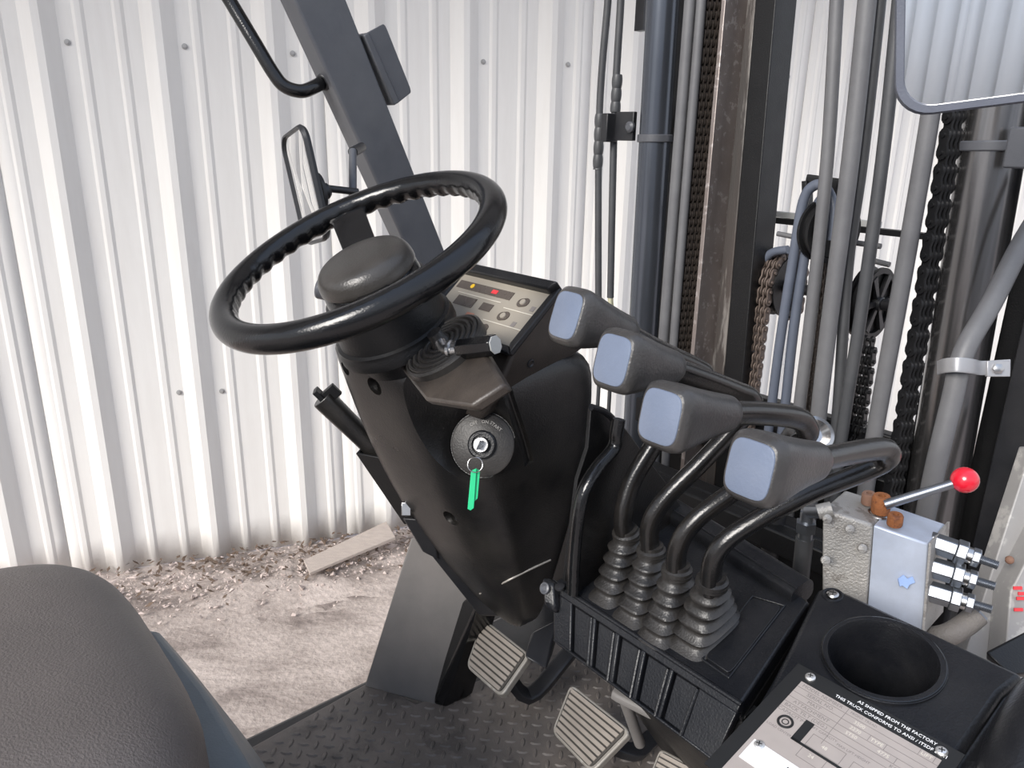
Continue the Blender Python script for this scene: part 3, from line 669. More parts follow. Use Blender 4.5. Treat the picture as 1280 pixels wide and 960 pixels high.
b = MB(); b.hull([SQ(1253, 866, -.01), SQ(1188, 962, -.01), SQ(1281, 843, -.01), SQ(1150, 1040, -.01)]+[p-TZ*.14+TR*.06 for p in (SQ(1281, 843), SQ(1188, 962), SQ(1150, 1040))]+[SQ(1320, 860, -.02), SQ(1240, 1000, -.03)]); b.build('side_slope', plastic_c, sd_, bevel=.012, seg=4)
def screw(c, n, r, par, m_=steel):
    s = MB(); s.lathe(c, n, [(-.001, r), (r*.3, r), (r*.55, r*.75), (r*.62, r*.3)], 20); o = s.build('screw', m_, par)
    x = frame(n)[0]; q = MB()
    for a in (0, 1):
        d = Quaternion(n, a*math.pi/2+.4) @ x; q.box(c+n*r*.58, d*r*.5, n.cross(d)*r*.09, n*r*.12)
    q.build('screw_slot', blackp, o)
screw(SQ(1041, 744, .001), CN, .0062, sd_)
MB().torus(SQ(1041, 744, .0), CN, .0095, .0016, 24, 8).build('screw_seat', plastic_c, sd_)
# arm rest shape at the lower right corner
b = MB(); pts_ = [P(1370, 850, .66), P(1320, 900, .63), P(1290, 960, .60), P(1280, 1030, .58)]
b.sweep(curve(pts_, 5), .035, n=24); b.cyl(P(1330, 890, .64), P(1330, 890, .64)-TZ*.34, .022); tag(b.build('arm_pad', plastic_c, sharp=80), 'black rounded arm pad end at the lower right corner', 'arm pad')
# capacity plate
dpz = .0012
A = SQ(1002, 852, dpz); Xp = SQ(1177, 951, dpz); Yp = SQ(951, 921, dpz)
px = (Xp-A).normalized(); ly = (Yp-A); py = (ly-px*ly.dot(px)).normalized(); ph_ = ly.dot(py); pw_ = (Xp-A).length
pl = thing('capacity_plate', 'beige metal capacity plate riveted to the side console', 'plate', A+px*.05+py*.03)
q2 = lambda u, v, h=0: A+px*u+py*v+CN*h
def prect(u0, u1, v0, v1, h0, h1, m_, nm): return MB().hull([q2(u, v, h) for u in (u0, u1) for v in (v0, v1) for h in (h0, h1)]).build(nm, m_, pl)
prect(-.014, pw_+.011, -.018, ph_+.055, -.001, 0, blackp, 'backing')
b = MB(); bt_ = .0006
prect(0, pw_, 0, ph_+.05, 0, bt_, platef, 'plate_face')
g = MB()
rows_ = [.0072*i for i in range(1, 6)]
for v in rows_: g.hull([q2(u, v+d, h) for u in (0, pw_) for d in (0, .0004) for h in (bt_, bt_+.0002)])
for u in (.047,): g.hull([q2(u+d, v, h) for d in (0, .0004) for v in (0, .036) for h in (bt_, bt_+.0002)])
for u, v0, v1 in ((.074, .0144, .0216), (.088, .0144, .0216), (.110, .0, .0072), (.122, 0, .0072), (.100, .0216, .0288), (.0475, .036, .05)):
    g.hull([q2(u+d, v, h) for d in (0, .0004) for v in (v0, v1) for h in (bt_, bt_+.0002)])
for u0, v0, w, h_ in ((.038, .045, .030, .014), (.038, .061, .022, .013), (.076, .048, .022, .016), (.104, .05, .03, .02)):
    for a, c, e_, f_ in ((u0, v0, w, 0), (u0, v0+h_, w, 0), (u0, v0, 0, h_), (u0+w, v0, 0, h_)):
        g.hull([q2(a+(e_ if i else 0)+di, c+(f_ if j else 0)+dj, h) for i in (0, 1) for j in (0, 1) for di in (0, .0004) for dj in (0, .0004) for h in (bt_, bt_+.0002)])
g.build('printed_lines', greyt, pl, kind='stuff')
prect(.026, .034, .036, .062, bt_, bt_+.0004, blackp, 'printed_bar'); prect(.026, .09, .060, .0625, bt_, bt_+.0004, blackp, 'printed_bar')
MB().torus(q2(.0135, .050, bt_), CN, .0062, .0012, 32, 6).build('printed_ring', blackp, pl); MB().torus(q2(.0135, .050, bt_), CN, .0028, .0005, 24, 6).build('printed_ring', blackp, pl)
for i, (s_, u) in enumerate((('MODEL NUMBER', .023), ('SERIAL NO.', .025), ('MAST', .023), ('ATTACHMENT', .024), ('BACK TILT (DEG.)', .023), ('CAPACITY', .012))):
    text(s_, 'plate_text', q2(u, .0036+.0072*i, bt_), px, CN, .0052, greyt, pl, .0001)
for s_, u, v in (('FRONT TREAD', .062, .0036), ('TYPE', .081, .0182), ('LIFT', .116, .0036), ('MAX LIFT HEIGHT', .072, .0415), ('KG', .102, .0325), ('MAX LIFT CAPACITY', .040, .0395), ('LOAD CENTER', .0135, .0605), ('3500', .062, .0110), ('2270', .062, .0182), ('ST50', .062, .0254), ('4775', .090, .0254), ('188', .117, .0254), ('48', .052, .052), ('24', .048, .067)):
    text(s_, 'plate_text', q2(u, v, bt_), px, CN, .005 if len(s_) < 6 else .0036, greyt if len(s_) > 4 or s_ == 'KG' else MT['line_pale'], pl, .0001)
text('AS SHIPPED FROM THE FACTORY', 'frame_text', q2(.083, -.0125, 0), px, CN, .0046, white, pl, .0002)
text('THIS TRUCK CONFORMS TO ANSI / ITSDF B56.1', 'frame_text', q2(.080, -.0055, 0), px, CN, .0046, white, pl, .0002)
ws_ = thing('white_label', 'white printed sticker along lower edge of capacity plate', 'label', q2(.04, ph_+.02, bt_))
MB().hull([q2(u, v, h) for u in (.004, .13) for v in (ph_+.006, ph_+.03) for h in (bt_, bt_+.0005)]).build('label_face', white, ws_)
text('MODEL', 'label_text', q2(.062, ph_+.017, bt_+.0006), px, CN, .014, blackp, ws_, .0002)
for x, y in ((1013, 847), (949, 932), (1177, 940)): screw(SQ(x, y, .0012), CN, .0048, pl, MT.get('rivet') or mat('rivet', (.75, .74, .72), .3, .8))
# ================================================================== PEDALS
def pedal(pts, z0, z1, lab, arms, nr=8, edge=.016):
    # pts: back-left, back-right, front-right, front-left in px; the pad leans back
    q = [HZ(*pts[0], z1), HZ(*pts[1], z1), HZ(*pts[2], z0), HZ(*pts[3], z0)]
    n = (q[1]-q[0]).cross(q[3]-q[0]).normalized(); n = n if n.z > 0 else -n
    t = thing('pedal', lab, 'pedal', sum(q, V((0, 0, 0)))/4-n*.02, 'foot pedals')
    b = MB(); b.rings([rounded_ring([p-n*h for p in q], .14) for h in (.016, .003)]); b.build('pad_frame', padl, t, bevel=.002)
    c = sum(q, V((0, 0, 0)))/4; qi = [p.lerp(c, .10) for p in q]
    b = MB(); b.rings([rounded_ring([p+n*h for p in qi], .12) for h in (-.004, -.0005)]); pad = b.build('rubber_pad', padd, t)
    u = quad_uv(qi)
    for i in range(nr):
        v0, v1 = (i+.10)/nr, (i+.82)/nr
        MB().hull([u(a, v)+n*h for a in (.03, .97) for v in (v0, v1) for h in (-.001, .0025)]+[]).build('pad_rib', padm, pad, bevel=.0008)
    for a in arms:
        pp = [P(x, y, (c-CAM).dot(FW)+dd) for x, y, dd in a]; MB().sweep(curve(pp, 4), .014, .008, 6, n=16).build('pedal_arm', greyd, t, sharp=30)
pedal([(602, 771), (662, 818), (625, 871), (581, 832)], .59, .64, 'ribbed foot pedal nearest the grey leg panel', [[(630, 835, .02), (660, 870, .04), (700, 830, .08), (730, 790, .16)], ], 8)
pedal([(712, 853), (789, 914), (738, 966), (688, 914)], .55, .60, 'ribbed foot pedal with worn pale pad, middle of the three', [[(740, 920, .02), (790, 940, .03), (812, 925, .08), (850, 900, .15)]], 8)
pedal([(824, 935), (875, 962), (858, 1020), (804, 985)], .62, .66, 'pale ribbed foot pedal cut by the bottom frame edge', [[(850, 970, .02), (900, 985, .05), (930, 960, .12)]], 7)
b = MB(); z_ = FZ+.10; b.hull([P(x, y, d) for x, y, d in ((665, 790, 1.27), (700, 772, 1.32), (692, 800, 1.27), (655, 822, 1.22), (683, 838, 1.22))]+[P(x, y, d+.05) for x, y, d in ((665, 800, 1.27), (700, 782, 1.32), (690, 820, 1.24))]); tag(b.build('pedal_bracket', greyd, bevel=.004), 'dark steel pedal bracket under the steering column', 'bracket')
b = MB(); p0, p1 = P(775, 868, 1.02), P(815, 888, 1.0); b.sweep([p0-(p1-p0)*.2, p0, p1, p1+(p1-p0)*.3], [.010, .012, .012, .008], .007, 4, n=16); b.cyl(P(780, 872, 1.03), P(800, 930, 1.12), .008); tag(b.build('linkage_arm', legm, bevel=.002), 'light grey steel linkage arm under the ribbed console front', 'linkage')
# ================================================================== GUARD PILLAR, HANDLE, LEFT MIRROR, BRAKE
gp = thing('guard_pillar', 'grey steel overhead guard pillar leaning behind the steering wheel', 'pillar', T(.5, -.52, .44))
RP = -.50
w = hr_poly([(330, -82), (394, -100), (434, 0), (493, 132), (556, 306), (600, 425), (588, 470), (545, 390), (479, 231), (369, 0)], RP)
b = MB(); b.hull([w[0], w[1], w[5], w[7]]+[p-TR*.052 for p in (w[0], w[1], w[5], w[7])]); b.build('pillar_tube', greyp, gp, bevel=.005, seg=3)
pz = (w[5]+w[7])/2-TR*.026; MB().hull([V((pz.x, pz.y, 0))+D(a, c, 0)*.045+TZ*z for a in (1, -1) for c in (1, -1) for z in (.40, pz.z+.03)]).build('pillar_foot', greyd, gp, bevel=.005)
q = hr_poly([(455, 44), (461, 40), (500, 127), (493, 132)], RP+.003); MB().slab(q, -TR, .05).build('bracket_fold', greyp, gp, bevel=.002)
q = hr_poly([(457, 42), (481, 29), (515, 115), (495, 131)], RP+.001); MB().rings([rounded_ring([p-TR*h for p in q], .1) for h in (0, .004)]).build('bracket_plate', greyp, gp, bevel=.001)
dpl = (HR(420, 100, RP)-CAM).dot(FW)
gh = thing('grab_handle', 'bent black tube grab handle on the guard pillar', 'handle', P(405, 104, dpl+.02))
MB().sweep(curve([P(250, -60, dpl-.06), P(288, 2, dpl-.04), P(318, 52, dpl-.03), P(342, 92, dpl-.02), P(356, 108, dpl-.015), P(375, 114, dpl-.01), P(390, 110, dpl+.0), P(410, 99, dpl+.03)], 6), .0118, n=20).build('tube', gloss, gh)
MB().torus(P(404, 103, dpl+.015), P(410, 99, dpl+.03)-P(390, 110, dpl), .0115, .0035).build('weld', greyd, gh)
def mirror(name_loc, c, n, y, wd_, hg, rad, lab, grp=None, depth=.02, fr=.008, bulge=0, fm=None):
    n = n.normalized(); y = (y-n*y.dot(n)).normalized(); x = y.cross(n)
    t = thing('rear_view_mirror', lab, 'mirror', c-y*hg, grp)
    b = MB(); b.rings([rrect(c-n*depth, x, y, wd_*.82, hg*.82, rad*.8, 8), rrect(c-n*depth*.7, x, y, wd_*.97, hg*.97, rad, 8), rrect(c-n*.002, x, y, wd_, hg, rad, 8), rrect(c+n*.003, x, y, wd_-.002, hg-.002, rad, 8), rrect(c+n*.003, x, y, wd_-fr, hg-fr, rad-fr*.6, 8), rrect(c-n*.001, x, y, wd_-fr-.001, hg-fr-.001, rad-fr*.6, 8)])
    b.build('frame', fm or greym, t, sharp=40)
    g = MB(); R = []
    for k in range(9):
        s = 1-k/8; R.append([p+n*(bulge*(1-s*s)) for p in rrect(c-n*.0005, x, y, (wd_-fr)*s+1e-5, (hg-fr)*s+1e-5, (rad-fr*.6)*s, 8)])
    g.rings(R, cap=False).build('mirror_glass', mirrorm, t, sharp=80)
    return t
greym = mat('mirror_frame', (.10, .11, .14), .4, bump=.2)
mc = P(380, 234, 1.14); my = P(361, 165, 1.12)-P(392, 300, 1.15); mx_ = P(399, 252, 1.095)-P(361, 219, 1.18); mn = mx_.cross(my).normalized(); mn = mn if mn.dot(CAM-mc) > 0 else -mn
lm = mirror('l', mc, mn, my, .058, .083, .024, 'small mirror on an arm left of the guard pillar, seen obliquely', None, .010, .005, .004, greyd)
MB().lathe(mc-mn.normalized()*.018-my.normalized()*.01, -mn, [(0, .03), (.006, .028), (.01, .012), (.016, .012), (.020, .008)], 24).build('swivel', greyd, lm)
a0 = mc-mn.normalized()*.034-my.normalized()*.006; ad = (a0-CAM).dot(FW)
MB().cyl(a0, P(447, 240, ad+.03), .0055, n=14).build('arm', greyd, lm)
MB().cyl(P(441, 244, ad+.03), P(441, 188, ad+.06), .0062, n=14).build('mounting_rod', greyp, lm)
MB().cyl(P(441, 190, ad+.06), P(452, 184, ad+.11), .008, n=14).build('clamp', greyd, lm)
mirror('r', P(1236, 14, .72), (CAM-P(1236, 14, .72)).normalized()+V((.03, 0, .07)), UP+RT*.03, .079, .086, .033, 'grey framed mirror at the top right, reflecting a ribbed metal wall', None, .022, .0085, 0)
# parking brake lever left of the column
pb = thing('parking_brake', 'black parking brake lever in a bracket left of the steering column', 'lever', P(500, 640, 1.18))
h0, h1 = P(403, 497, 1.13), P(474, 566, 1.17); hx, hy, hz_ = frame(h1-h0)
MB().sweep([h0, h0.lerp(h1, .1), h0.lerp(h1, .5), h1], [.0165, .0165, .0155, .015], n=14, E=3).build('grip', plastic, pb, bevel=.001)
b = MB(); e_ = P(396, 489, 1.12); b.box(e_+(h0-e_)*.7, hx*.011, hy*.004, hz_*.012); b.box(P(414, 492, 1.125), hx*.005, hy*.012, hz_*.010); b.build('release_catch', plastic_d, pb, bevel=.001)
bq = [P(445, 567, 1.15), P(478, 573, 1.13), P(540, 662, 1.17), P(505, 655, 1.2)]
b = MB(); bn = (bq[1]-bq[0]).cross(bq[3]-bq[0]).normalized(); bn = bn if bn.dot(FW) > 0 else -bn
for i, j in ((0, 3), (1, 2)): pass
b.slab(bq, bn, .004); b.build('bracket_face', plastic_d, pb, bevel=.001)
b = MB(); b.slab([bq[0], bq[0]+bn*.04, bq[3]+bn*.04, bq[3]], (bq[1]-bq[0]), .003); b.slab([bq[1], bq[1]+bn*.04, bq[2]+bn*.04, bq[2]], (bq[0]-bq[1]), .003); b.build('bracket_cheek', plastic_d, pb)
b = MB(); b.slab([P(503, 648, 1.16), P(540, 650, 1.15), P(548, 700, 1.2), P(528, 690, 1.2)], FW, .02); b.build('pivot_block', greyd, pb, bevel=.003)
b = MB(); b.box(P(508, 636, 1.14), RT*.007, UP*.010, FW*.003); b.build('clevis', steel, pb, bevel=.001)
MB().hull([P(x, y, d) for x, y, d in ((528, 680, 1.19), (560, 690, 1.19), (640, 770, 1.28), (600, 770, 1.28))]+[P(x, y, d+.05) for x, y, d in ((528, 680, 1.19), (560, 690, 1.19), (640, 770, 1.28), (600, 770, 1.28))]).build('link_strut', greyd, pb, bevel=.004)
# ================================================================== MAST
def ln(a, b, f, y0=-60, y1=900):
    """points on the lateral plane f along the line through two pixels, extended upwards and downwards"""
    g = lambda y: HF(a[0]+(b[0]-a[0])*(y-a[1])/(b[1]-a[1]), y, f)
    return g(y0), g(y1)
def rod(name, a, b, f, r, m_, par=None, y0=-60, y1=900, n=20, **k):
    p, q = ln(a, b, f, y0, y1); return MB().cyl(p, q, r, n=n).build(name, m_, par, **k)
def rail(name, a, b, f, wpx, dep, m_, par, y0=-60, y1=1000, bevel=.002):
    p, q = ln(a, b, f, y0, y1); p2, q2_ = ln((a[0]+wpx, a[1]), (b[0]+wpx*.93, b[1]), f, y0, y1)
    return MB().hull([x+TF*d for x in (p, q, p2, q2_) for d in (0, dep)]).build(name, m_, par, bevel=bevel)
ml = thing('mast_rail', 'left dark greasy mast rail channel with worn bright edge', 'mast', HF(880, 860, .92), 'mast rails')
rail('web', (906, 0), (868, 430), .955, 46, .012, greasy, ml)
rail('bright_edge', (902, 0), (864, 430), .86, 5, .10, mat('worn_edge', (.30, .26, .24), .35, .6, dust=.4, dustcol=(.15, .11, .09), wear=.6, wearcol=(.55, .5, .48), wscale=60), ml, bevel=.001)
rail('flange', (944, 0), (908, 430), .90, 26, .07, plastic_d, ml)
rail('step', (925, 0), (889, 430), .93, 20, .03, greasy, ml)
rail('inner_web', (838, 0), (808, 430), 1.0, 66, .012, greyd, ml)
lcy = thing('lift_cylinder', 'slim left lift cylinder with blue-grey painted sheen', 'cylinder', HF(800, 860, .93), 'lift cylinders')
rod('barrel', (829, 0), (803, 430), .93, .0345, cylb, lcy, n=48)
p, q = ln((829, 0), (803, 430), .93, 158, 182); pa, pb_ = ln((829, 0), (803, 430), .93, 168, 178); MB().cyl(pa, pb_, .0385, n=40).build('clamp_ring', greyp, lcy, bevel=.002)
MB().box(HF(786, 158, .93)-TF*.01, TR*.027, TF*.006, TZ*.031).build('clamp_plate', greyd, lcy, bevel=.002)
MB().box(HF(769, 160, .93)-TF*.02, TR*.010, TF*.018, TZ*.031).build('clamp_plate', greyd, lcy, bevel=.002)
MB().lathe(HF(795, 159, .93)-TF*.017, -TF, [(0, .012), (.006, .012), (.010, .007)], 18).build('bolt', greyp, lcy)
MB().tbox(*([0]*0), *( (lambda c: (c.x, c.y))(V((1.0, 1.02))) ), (HF(795, 0, 1.0)-TO).dot(TR), (HF(806, 0, 1.0)-TO).dot(TR), HF(800, 38, 1.0).z, 2.0).build('stop_bar', greyd, lcy)
def hose(label, pxs, r, m_, f=None, wrap=None, fit=None, grp='hydraulic hoses on the mast', n=16):
    pts = [HF(x, y, f if f else 0) if len((x, y)+tuple(rest)) == 2 else P(x, y, rest[0]) for x, y, *rest in pxs]
    c = curve(pts, 6); o_ = thing('hydraulic_hose', label, 'hose', c[-1], grp)
    MB().sweep(c, r, n=n).build('hose', m_, o_, sharp=80)
    if wrap:
        for (x, y0, y1, xx) in wrap:
            a, b_ = HF(x, y0, f), HF(xx, y1, f); k = max(4, int((y1-y0)/2)); R = []
            xs, ys, zs = frame(b_-a)
            for i in range(k*3+1):
                t = i/(k*3); cpt = a.lerp(b_, t); rr_ = r*1.18+.0022*abs(math.sin(t*math.pi*(y1-y0)/17))**.6
                R.append([cpt+(xs*math.cos(u)+ys*math.sin(u))*rr_ for u in [2*math.pi*j/14 for j in range(14)]])
            MB().rings(R).build('spiral_wrap', hosed, o_)
    if fit:
        x0, y0, x1, y1 = fit; a, b_ = HF(x0, y0, f), HF(x1, y1, f); MB().cyl(a, b_, r*.82, n=14).build('end_fitting', brass, o_)
        for t in (.25, .7): MB().cyl(a.lerp(b_, t), a.lerp(b_, t+.14), r*1.05, n=6).build('hex_nut', brass, o_)
        MB().cyl(b_, b_-TZ*.25, r*.6, n=10).build('pipe', hosed, o_)
    return o_
hose('leftmost slim grey hose in front of the wall, spirally wrapped below its clamp', [(764, -60), (760, 0), (749, 150), (748, 372)], .0085, hosed, .93, wrap=[(750, 142, 212, 747)], fit=(748, 370, 752, 418))
hose('second slim grey hose from the left, spirally wrapped above the clamp plate', [(778, -60), (776, 0), (768, 150), (763, 372)], .0085, hosed, .93, wrap=[(772, 93, 140, 769)], fit=(763, 370, 766, 425))
hose('left one of the pale hose pair beside the left lift cylinder', [(867, -60), (863, 0), (829, 430), (810, 700)], .0118, hosem, .875)
hose('right one of the pale hose pair, touching the left mast chain', [(881, -60), (877, 0), (842, 430), (824, 700)], .0095, hosem, .875)
hose('grey hose rising left of the thick pair, beside the hose pulley', [(1050, -60), (1046, 0), (1034, 200), (1013, 400), (998, 520), (980, 700)], .0112, hosem, .84)
hose('thick pale grey hose of the middle pair, widest between the pulleys', [(1088, -60), (1084, 0), (1063, 200), (1037, 400), (1021, 540), (1005, 700)], .0145, hosem, .83)
hose('narrower hose hidden half behind the thick pale hose', [(1104, -60), (1100, 0), (1078, 200), (1060, 330), (1048, 500), (1036, 640)], .0098, hosed, .86)
hose('dark slanting hose right of the middle pair, passing the spoked pulley', [(1130, -60), (1124, 0), (1103, 200), (1075, 400), (1050, 560), (1036, 700)], .0108, hosed, .84)
hose('thick pale hose coming down below the right mirror beside the black chain', [(1190, -60), (1181, 0), (1165, 130), (1128, 350), (1092, 550), (1070, 700)], .0142, hosem, .84)
hose('blue-grey hose looping over the hose pulley, outer one', [(1040, 300), (1042, 260), (1032, 235), (1018, 232), (1004, 252), (992, 320), (976, 420), (963, 520), (945, 660)], .0092, hoseb, .87)
hose('dark blue hose looping over the hose pulley, inner one', [(1048, 310), (1050, 275), (1040, 250), (1028, 248), (1016, 272), (1004, 330), (991, 420), (980, 520), (962, 660)], .0095, hoseb, .885)
hose('dark blue hose running down behind the rusty left chain', [(985, 312), (962, 318), (945, 345), (934, 400), (922, 480), (905, 620)], .0085, hoseb, .95)
hq = [(1330, 222, 1.09), (1280, 300, 1.08), (1240, 378, 1.07), (1205, 440, 1.06), (1190, 500, 1.07), (1168, 590, 1.10), (1150, 680, 1.16)]
th_ = hose('thick pale hose crossing the right lift cylinder under a strap clamp', hq, .0138, hosem)
cpz = (P(1205, 462, 1.05))
b = MB(); b.sweep(curve([P(1173, 460, 1.09), P(1182, 457, 1.055), P(1198, 456, 1.035), P(1216, 458, 1.045), P(1228, 460, 1.07), P(1262, 458, 1.075)], 4), .0018, .010, 8, up=UP, n=12)
cl = b.build('strap', mat('clamp_grey', (.36, .36, .37), .4, .4), th_, sharp=40)
MB().box(P(1247, 461, 1.07), RT*.016, UP*.011, FW*.003).build('strap_tab', MT['clamp_grey'], th_, bevel=.001)
MB().lathe(P(1247, 461, 1.066), -FW, [(0, .0075), (.003, .0075), (.005, .004)], 6).build('strap_bolt', steel, th_)
# chains
def link_mesh(name, pitch, w, t, plates, pin=.35):
    """flat figure-eight plates in the XZ plane stacked along Y, with pin heads"""
    b = MB(); hw = w/2
    def plate(y, k):
        ol_ = []
        for s in (1, -1):
            for j in range(7):
                a = math.radians(-10+200*j/6) if s > 0 else math.radians(170+200*j/6)
                ol_.append(V((hw*math.cos(a), y-k/2, s*pitch/2+hw*math.sin(a)*.92)))
            ol_.append(V((-hw*.74*s, y-k/2, 0)))
        b.slab(ol_, V((0, 1, 0)), k)
    for y in plates: plate(y, t)
    ym = max(abs(y) for y in plates)+t*.75
    for s in (1, -1): b.cyl(V((0, -ym*1.12, s*pitch/2)), V((0, ym*1.12, s*pitch/2)), hw*pin, n=10)
    return b.mesh(name, sharp=40)
def chain(label, pts, pitch, w, pinax, m_, t=.003, half=.008, grp='lift chains on the mast'):
    """links along a polyline; pins along pinax"""
    mo = link_mesh('chain_link', pitch, w, t, [-half, half]+([-half*.38, half*.38] if half > .01 else [])); mo.materials.append(m_)
    mi = link_mesh('chain_link', pitch, w*.94, t, [-half*.68, half*.68]+([0] if half > .01 else [])); mi.materials.append(m_)
    root = thing('lift_chain', label, 'chain', pts[-1], grp)
    d = 0; k = 0; cum = [0]
    for i in range(1, len(pts)): cum.append(cum[-1]+(pts[i]-pts[i-1]).length)
    s = pitch/2
    def at(s):
        for i in range(1, len(pts)):
            if cum[i] >= s or i == len(pts)-1:
                a, b_ = pts[i-1], pts[i]; return a.lerp(b_, (s-cum[i-1])/max(1e-9, cum[i]-cum[i-1])), (b_-a).normalized()
    while s < cum[-1] and k < 300:
        p, tg_ = at(s); z = (at(min(cum[-1], s+pitch/2))[0]-at(max(0, s-pitch/2))[0]).normalized(); y = (pinax-z*pinax.dot(z)).normalized(); x = y.cross(z)
        M = Matrix((x, y, z)).transposed().to_4x4(); M.translation = p-V(root['_o'])
        o = bpy.data.objects.new('chain_link', mo if k % 2 else mi); COL.objects.link(o); o.parent = root; o.matrix_basis = M
        s += pitch; k += 1
    return root
p, q = ln((892, 0), (855, 430), .90, -40, 520)
chain('long rusty chain inside the left mast rail', [p, q], .0165, .0185, (-TF*.85+TR*-.5).normalized(), chainm, .0035, .014)
p, q = ln((1196, 125), (1121, 585), .86, 100, 640)
chain('black chain hanging below the right mirror beside the right lift cylinder', [p, q], .0262, .0235, (-TF*.86-TR*.5).normalized(), chainb, .004, .0105)
def sheave(label, c, ax_, R_, wd_, m_, spokes=0, name='chain_pulley'):
    t = thing(name, label, 'pulley', c-TZ*R_, 'mast pulleys')
    MB().lathe(c-ax_*wd_/2, ax_, [(0, R_*.86), (0, R_), (wd_*.2, R_), (wd_*.25, R_*.9), (wd_*.75, R_*.9), (wd_*.8, R_), (wd_, R_), (wd_, R_*.84), (wd_*.75, R_*.82), (wd_*.75, R_*.2), (wd_*.25, R_*.2), (wd_*.25, R_*.82)], 48, cap=False).build('wheel', m_, t)
    MB().cyl(c-ax_*wd_*.7, c+ax_*wd_*.75, R_*.2, n=20).build('axle', greyd, t, bevel=.002)
    x, y, _ = frame(ax_)
    for i in range(spokes):
        a = 2*math.pi*i/spokes; d = x*math.cos(a)+y*math.sin(a); MB().hull([c+ax_*wd_*.30*1+d*R_*.18+ax_.cross(d)*s*.004+ax_*h for s in (1, -1) for h in (0, wd_*.25)]+[c+ax_*wd_*.30+d*R_*.86+ax_.cross(d)*s*.007+ax_*h for s in (1, -1) for h in (0, wd_*.25)]).build('spoke', greyd, t)
    return t
PR = .066
cA = HF(979, 357, 1.0); sheave('dark pulley carrying the rusty chain', cA, TR, PR*.95, .034, plastic_d)
path = []
for i in range(0, 13):
    a = math.radians(20+165*i/12); path.append(cA-TR*.004+(TF*math.cos(a)+TZ*math.sin(a))*(PR*1.02))
path = [path[0]-TZ*.10]+path+[path[-1]-TZ*.32-TF*.004]
chain('rusty chain running over the dark left pulley', path, .0195, .019, TR, chainr, .0032, .0155)
cB = HF(1088, 378, .96); sheave('dark spoked pulley between the hoses and the black chain', cB, TR, PR, .03, plastic_d, 6)
path = [HF(1086, 425, .93), HF(1080, 470, .93), HF(1066, 570, .93)]
chain('dark chain running down from the spoked pulley', [q_-TR*.004 for q_ in path], .0195, .019, TR, chainb, .004, .016)
p, q = ln((1033, 330), (1012, 520), .93, 330, 560)
chain('narrow chain glimpsed between the middle hoses', [p, q], .0165, .017, (TR*.9-TF*.3).normalized(), chainm, .003, .007)
cC = HF(1036, 288, .90); sheave('grooved hose pulley under the square black bracket', cC, (TR*.9-TF*.35).normalized(), .058, .03, plastic_d, name='hose_pulley')
hb = thing('pulley_bracket', 'square black bracket above the hose pulley', 'bracket', HF(1030, 300, .93))
for a in (((1009, 226), (1050, 232)), ((1009, 226), (1010, 300)), ((1052, 230), (1056, 305))):
    MB().sweep([HF(*a[0], .93), HF(*a[1], .93)], .006, .012, 6, n=16).build('bracket_bar', plastic_d, hb)
xb = thing('carriage_crossbar', 'black crossbar with pale upper edge running behind the mast hoses', 'bar', HF(1068, 285, 1.15))
p, q = HF(900, 268, 1.15), HF(1230, 303, 1.15); MB().box((p+q)/2, (q-p)/2, TZ*.006, TF*.01).build('bar', plastic_d, xb)
p, q = HF(900, 260, 1.155), HF(1100, 281, 1.155); MB().box((p+q)/2, (q-p)/2, TZ*.006, TF*.008).build('pale_strip', mat('pale_strip', (.5, .5, .48), .5), xb)
sh = thing('pulley_shaft', 'dark shaft linking the two chain pulleys', 'shaft', (cA+cB)/2)
MB().cyl(cA-TR*.03, cB+TR*.05, .011, n=16).build('shaft', greyd, sh)
for (x0, y0), (x1, y1) in (((972, 292), (992, 296)), ((1066, 303), (1101, 308)), ((1092, 326), (1112, 331))):
    MB().cyl(HF(x0, y0, .93), HF(x1, y1, .93), .005, n=12).build('pin', hosem, sh)
# right side: cylinder, rail
rc_ = thing('lift_cylinder', 'large shiny right lift cylinder below the right mirror', 'cylinder', HF(1130, 880, .90), 'lift cylinders')
p, q = ln((1238, 200), (1174, 587), .90, -80, 900); MB().cyl(p, q, .0455, n=64).build('barrel', cylm, rc_)
pa, pb_ = ln((1238, 200), (1174, 587), .90, 176, 189); MB().cyl(pa, pb_, .0495, n=48).build('clamp_ring', greyp, rc_, bevel=.002)
MB().box(HF(1292, 185, .88)-TF*.05, TR*.016, TF*.014, TZ*.028).build('clamp_block', greyp, rc_, bevel=.003)
p, q = ln((1203, 200), (1136, 587), .915, -60, 860); MB().cyl(p, q, .004, n=8).build('side_pipe', gloss, rc_)
mr = thing('mast_rail', 'right dark mast rail at the right frame edge', 'mast', HF(1230, 880, .93), 'mast rails')
rail('rail_face', (1243, 560), (1218, 670), .90, 110, .03, greyd, mr, y0=-60)
rail('rail_black_strip', (1218, 560), (1194, 670), .95, 60, .02, plastic_d, mr, y0=-60)  # black strip set behind the rail face
fr_ = thing('frame_upright', 'light grey scuffed upright beam at the lower right edge', 'beam', P(1230, 850, .98))
palef = mat('pale_frame', (.30, .29, .28), .5, .1, dust=.4, dustcol=(.36, .34, .32), wear=.6, wearcol=(.5, .48, .45), wscale=30)
def pslab(pts, t, m_, nm, par, bevel=.002): return MB().slab([P(*q_) for q_ in pts], FW, t).build(nm, m_, par, bevel=bevel)
pslab([(1290, 560, 1.14), (1340, 560, 1.14), (1262, 860, 1.12), (1196, 850, 1.12)], .03, palef, 'beam_face', fr_)
pslab([(1335, 600, 1.10), (1370, 600, 1.10), (1330, 860, 1.08), (1254, 850, 1.08), (1263, 740, 1.09)], .04, palef, 'beam_flange', fr_)
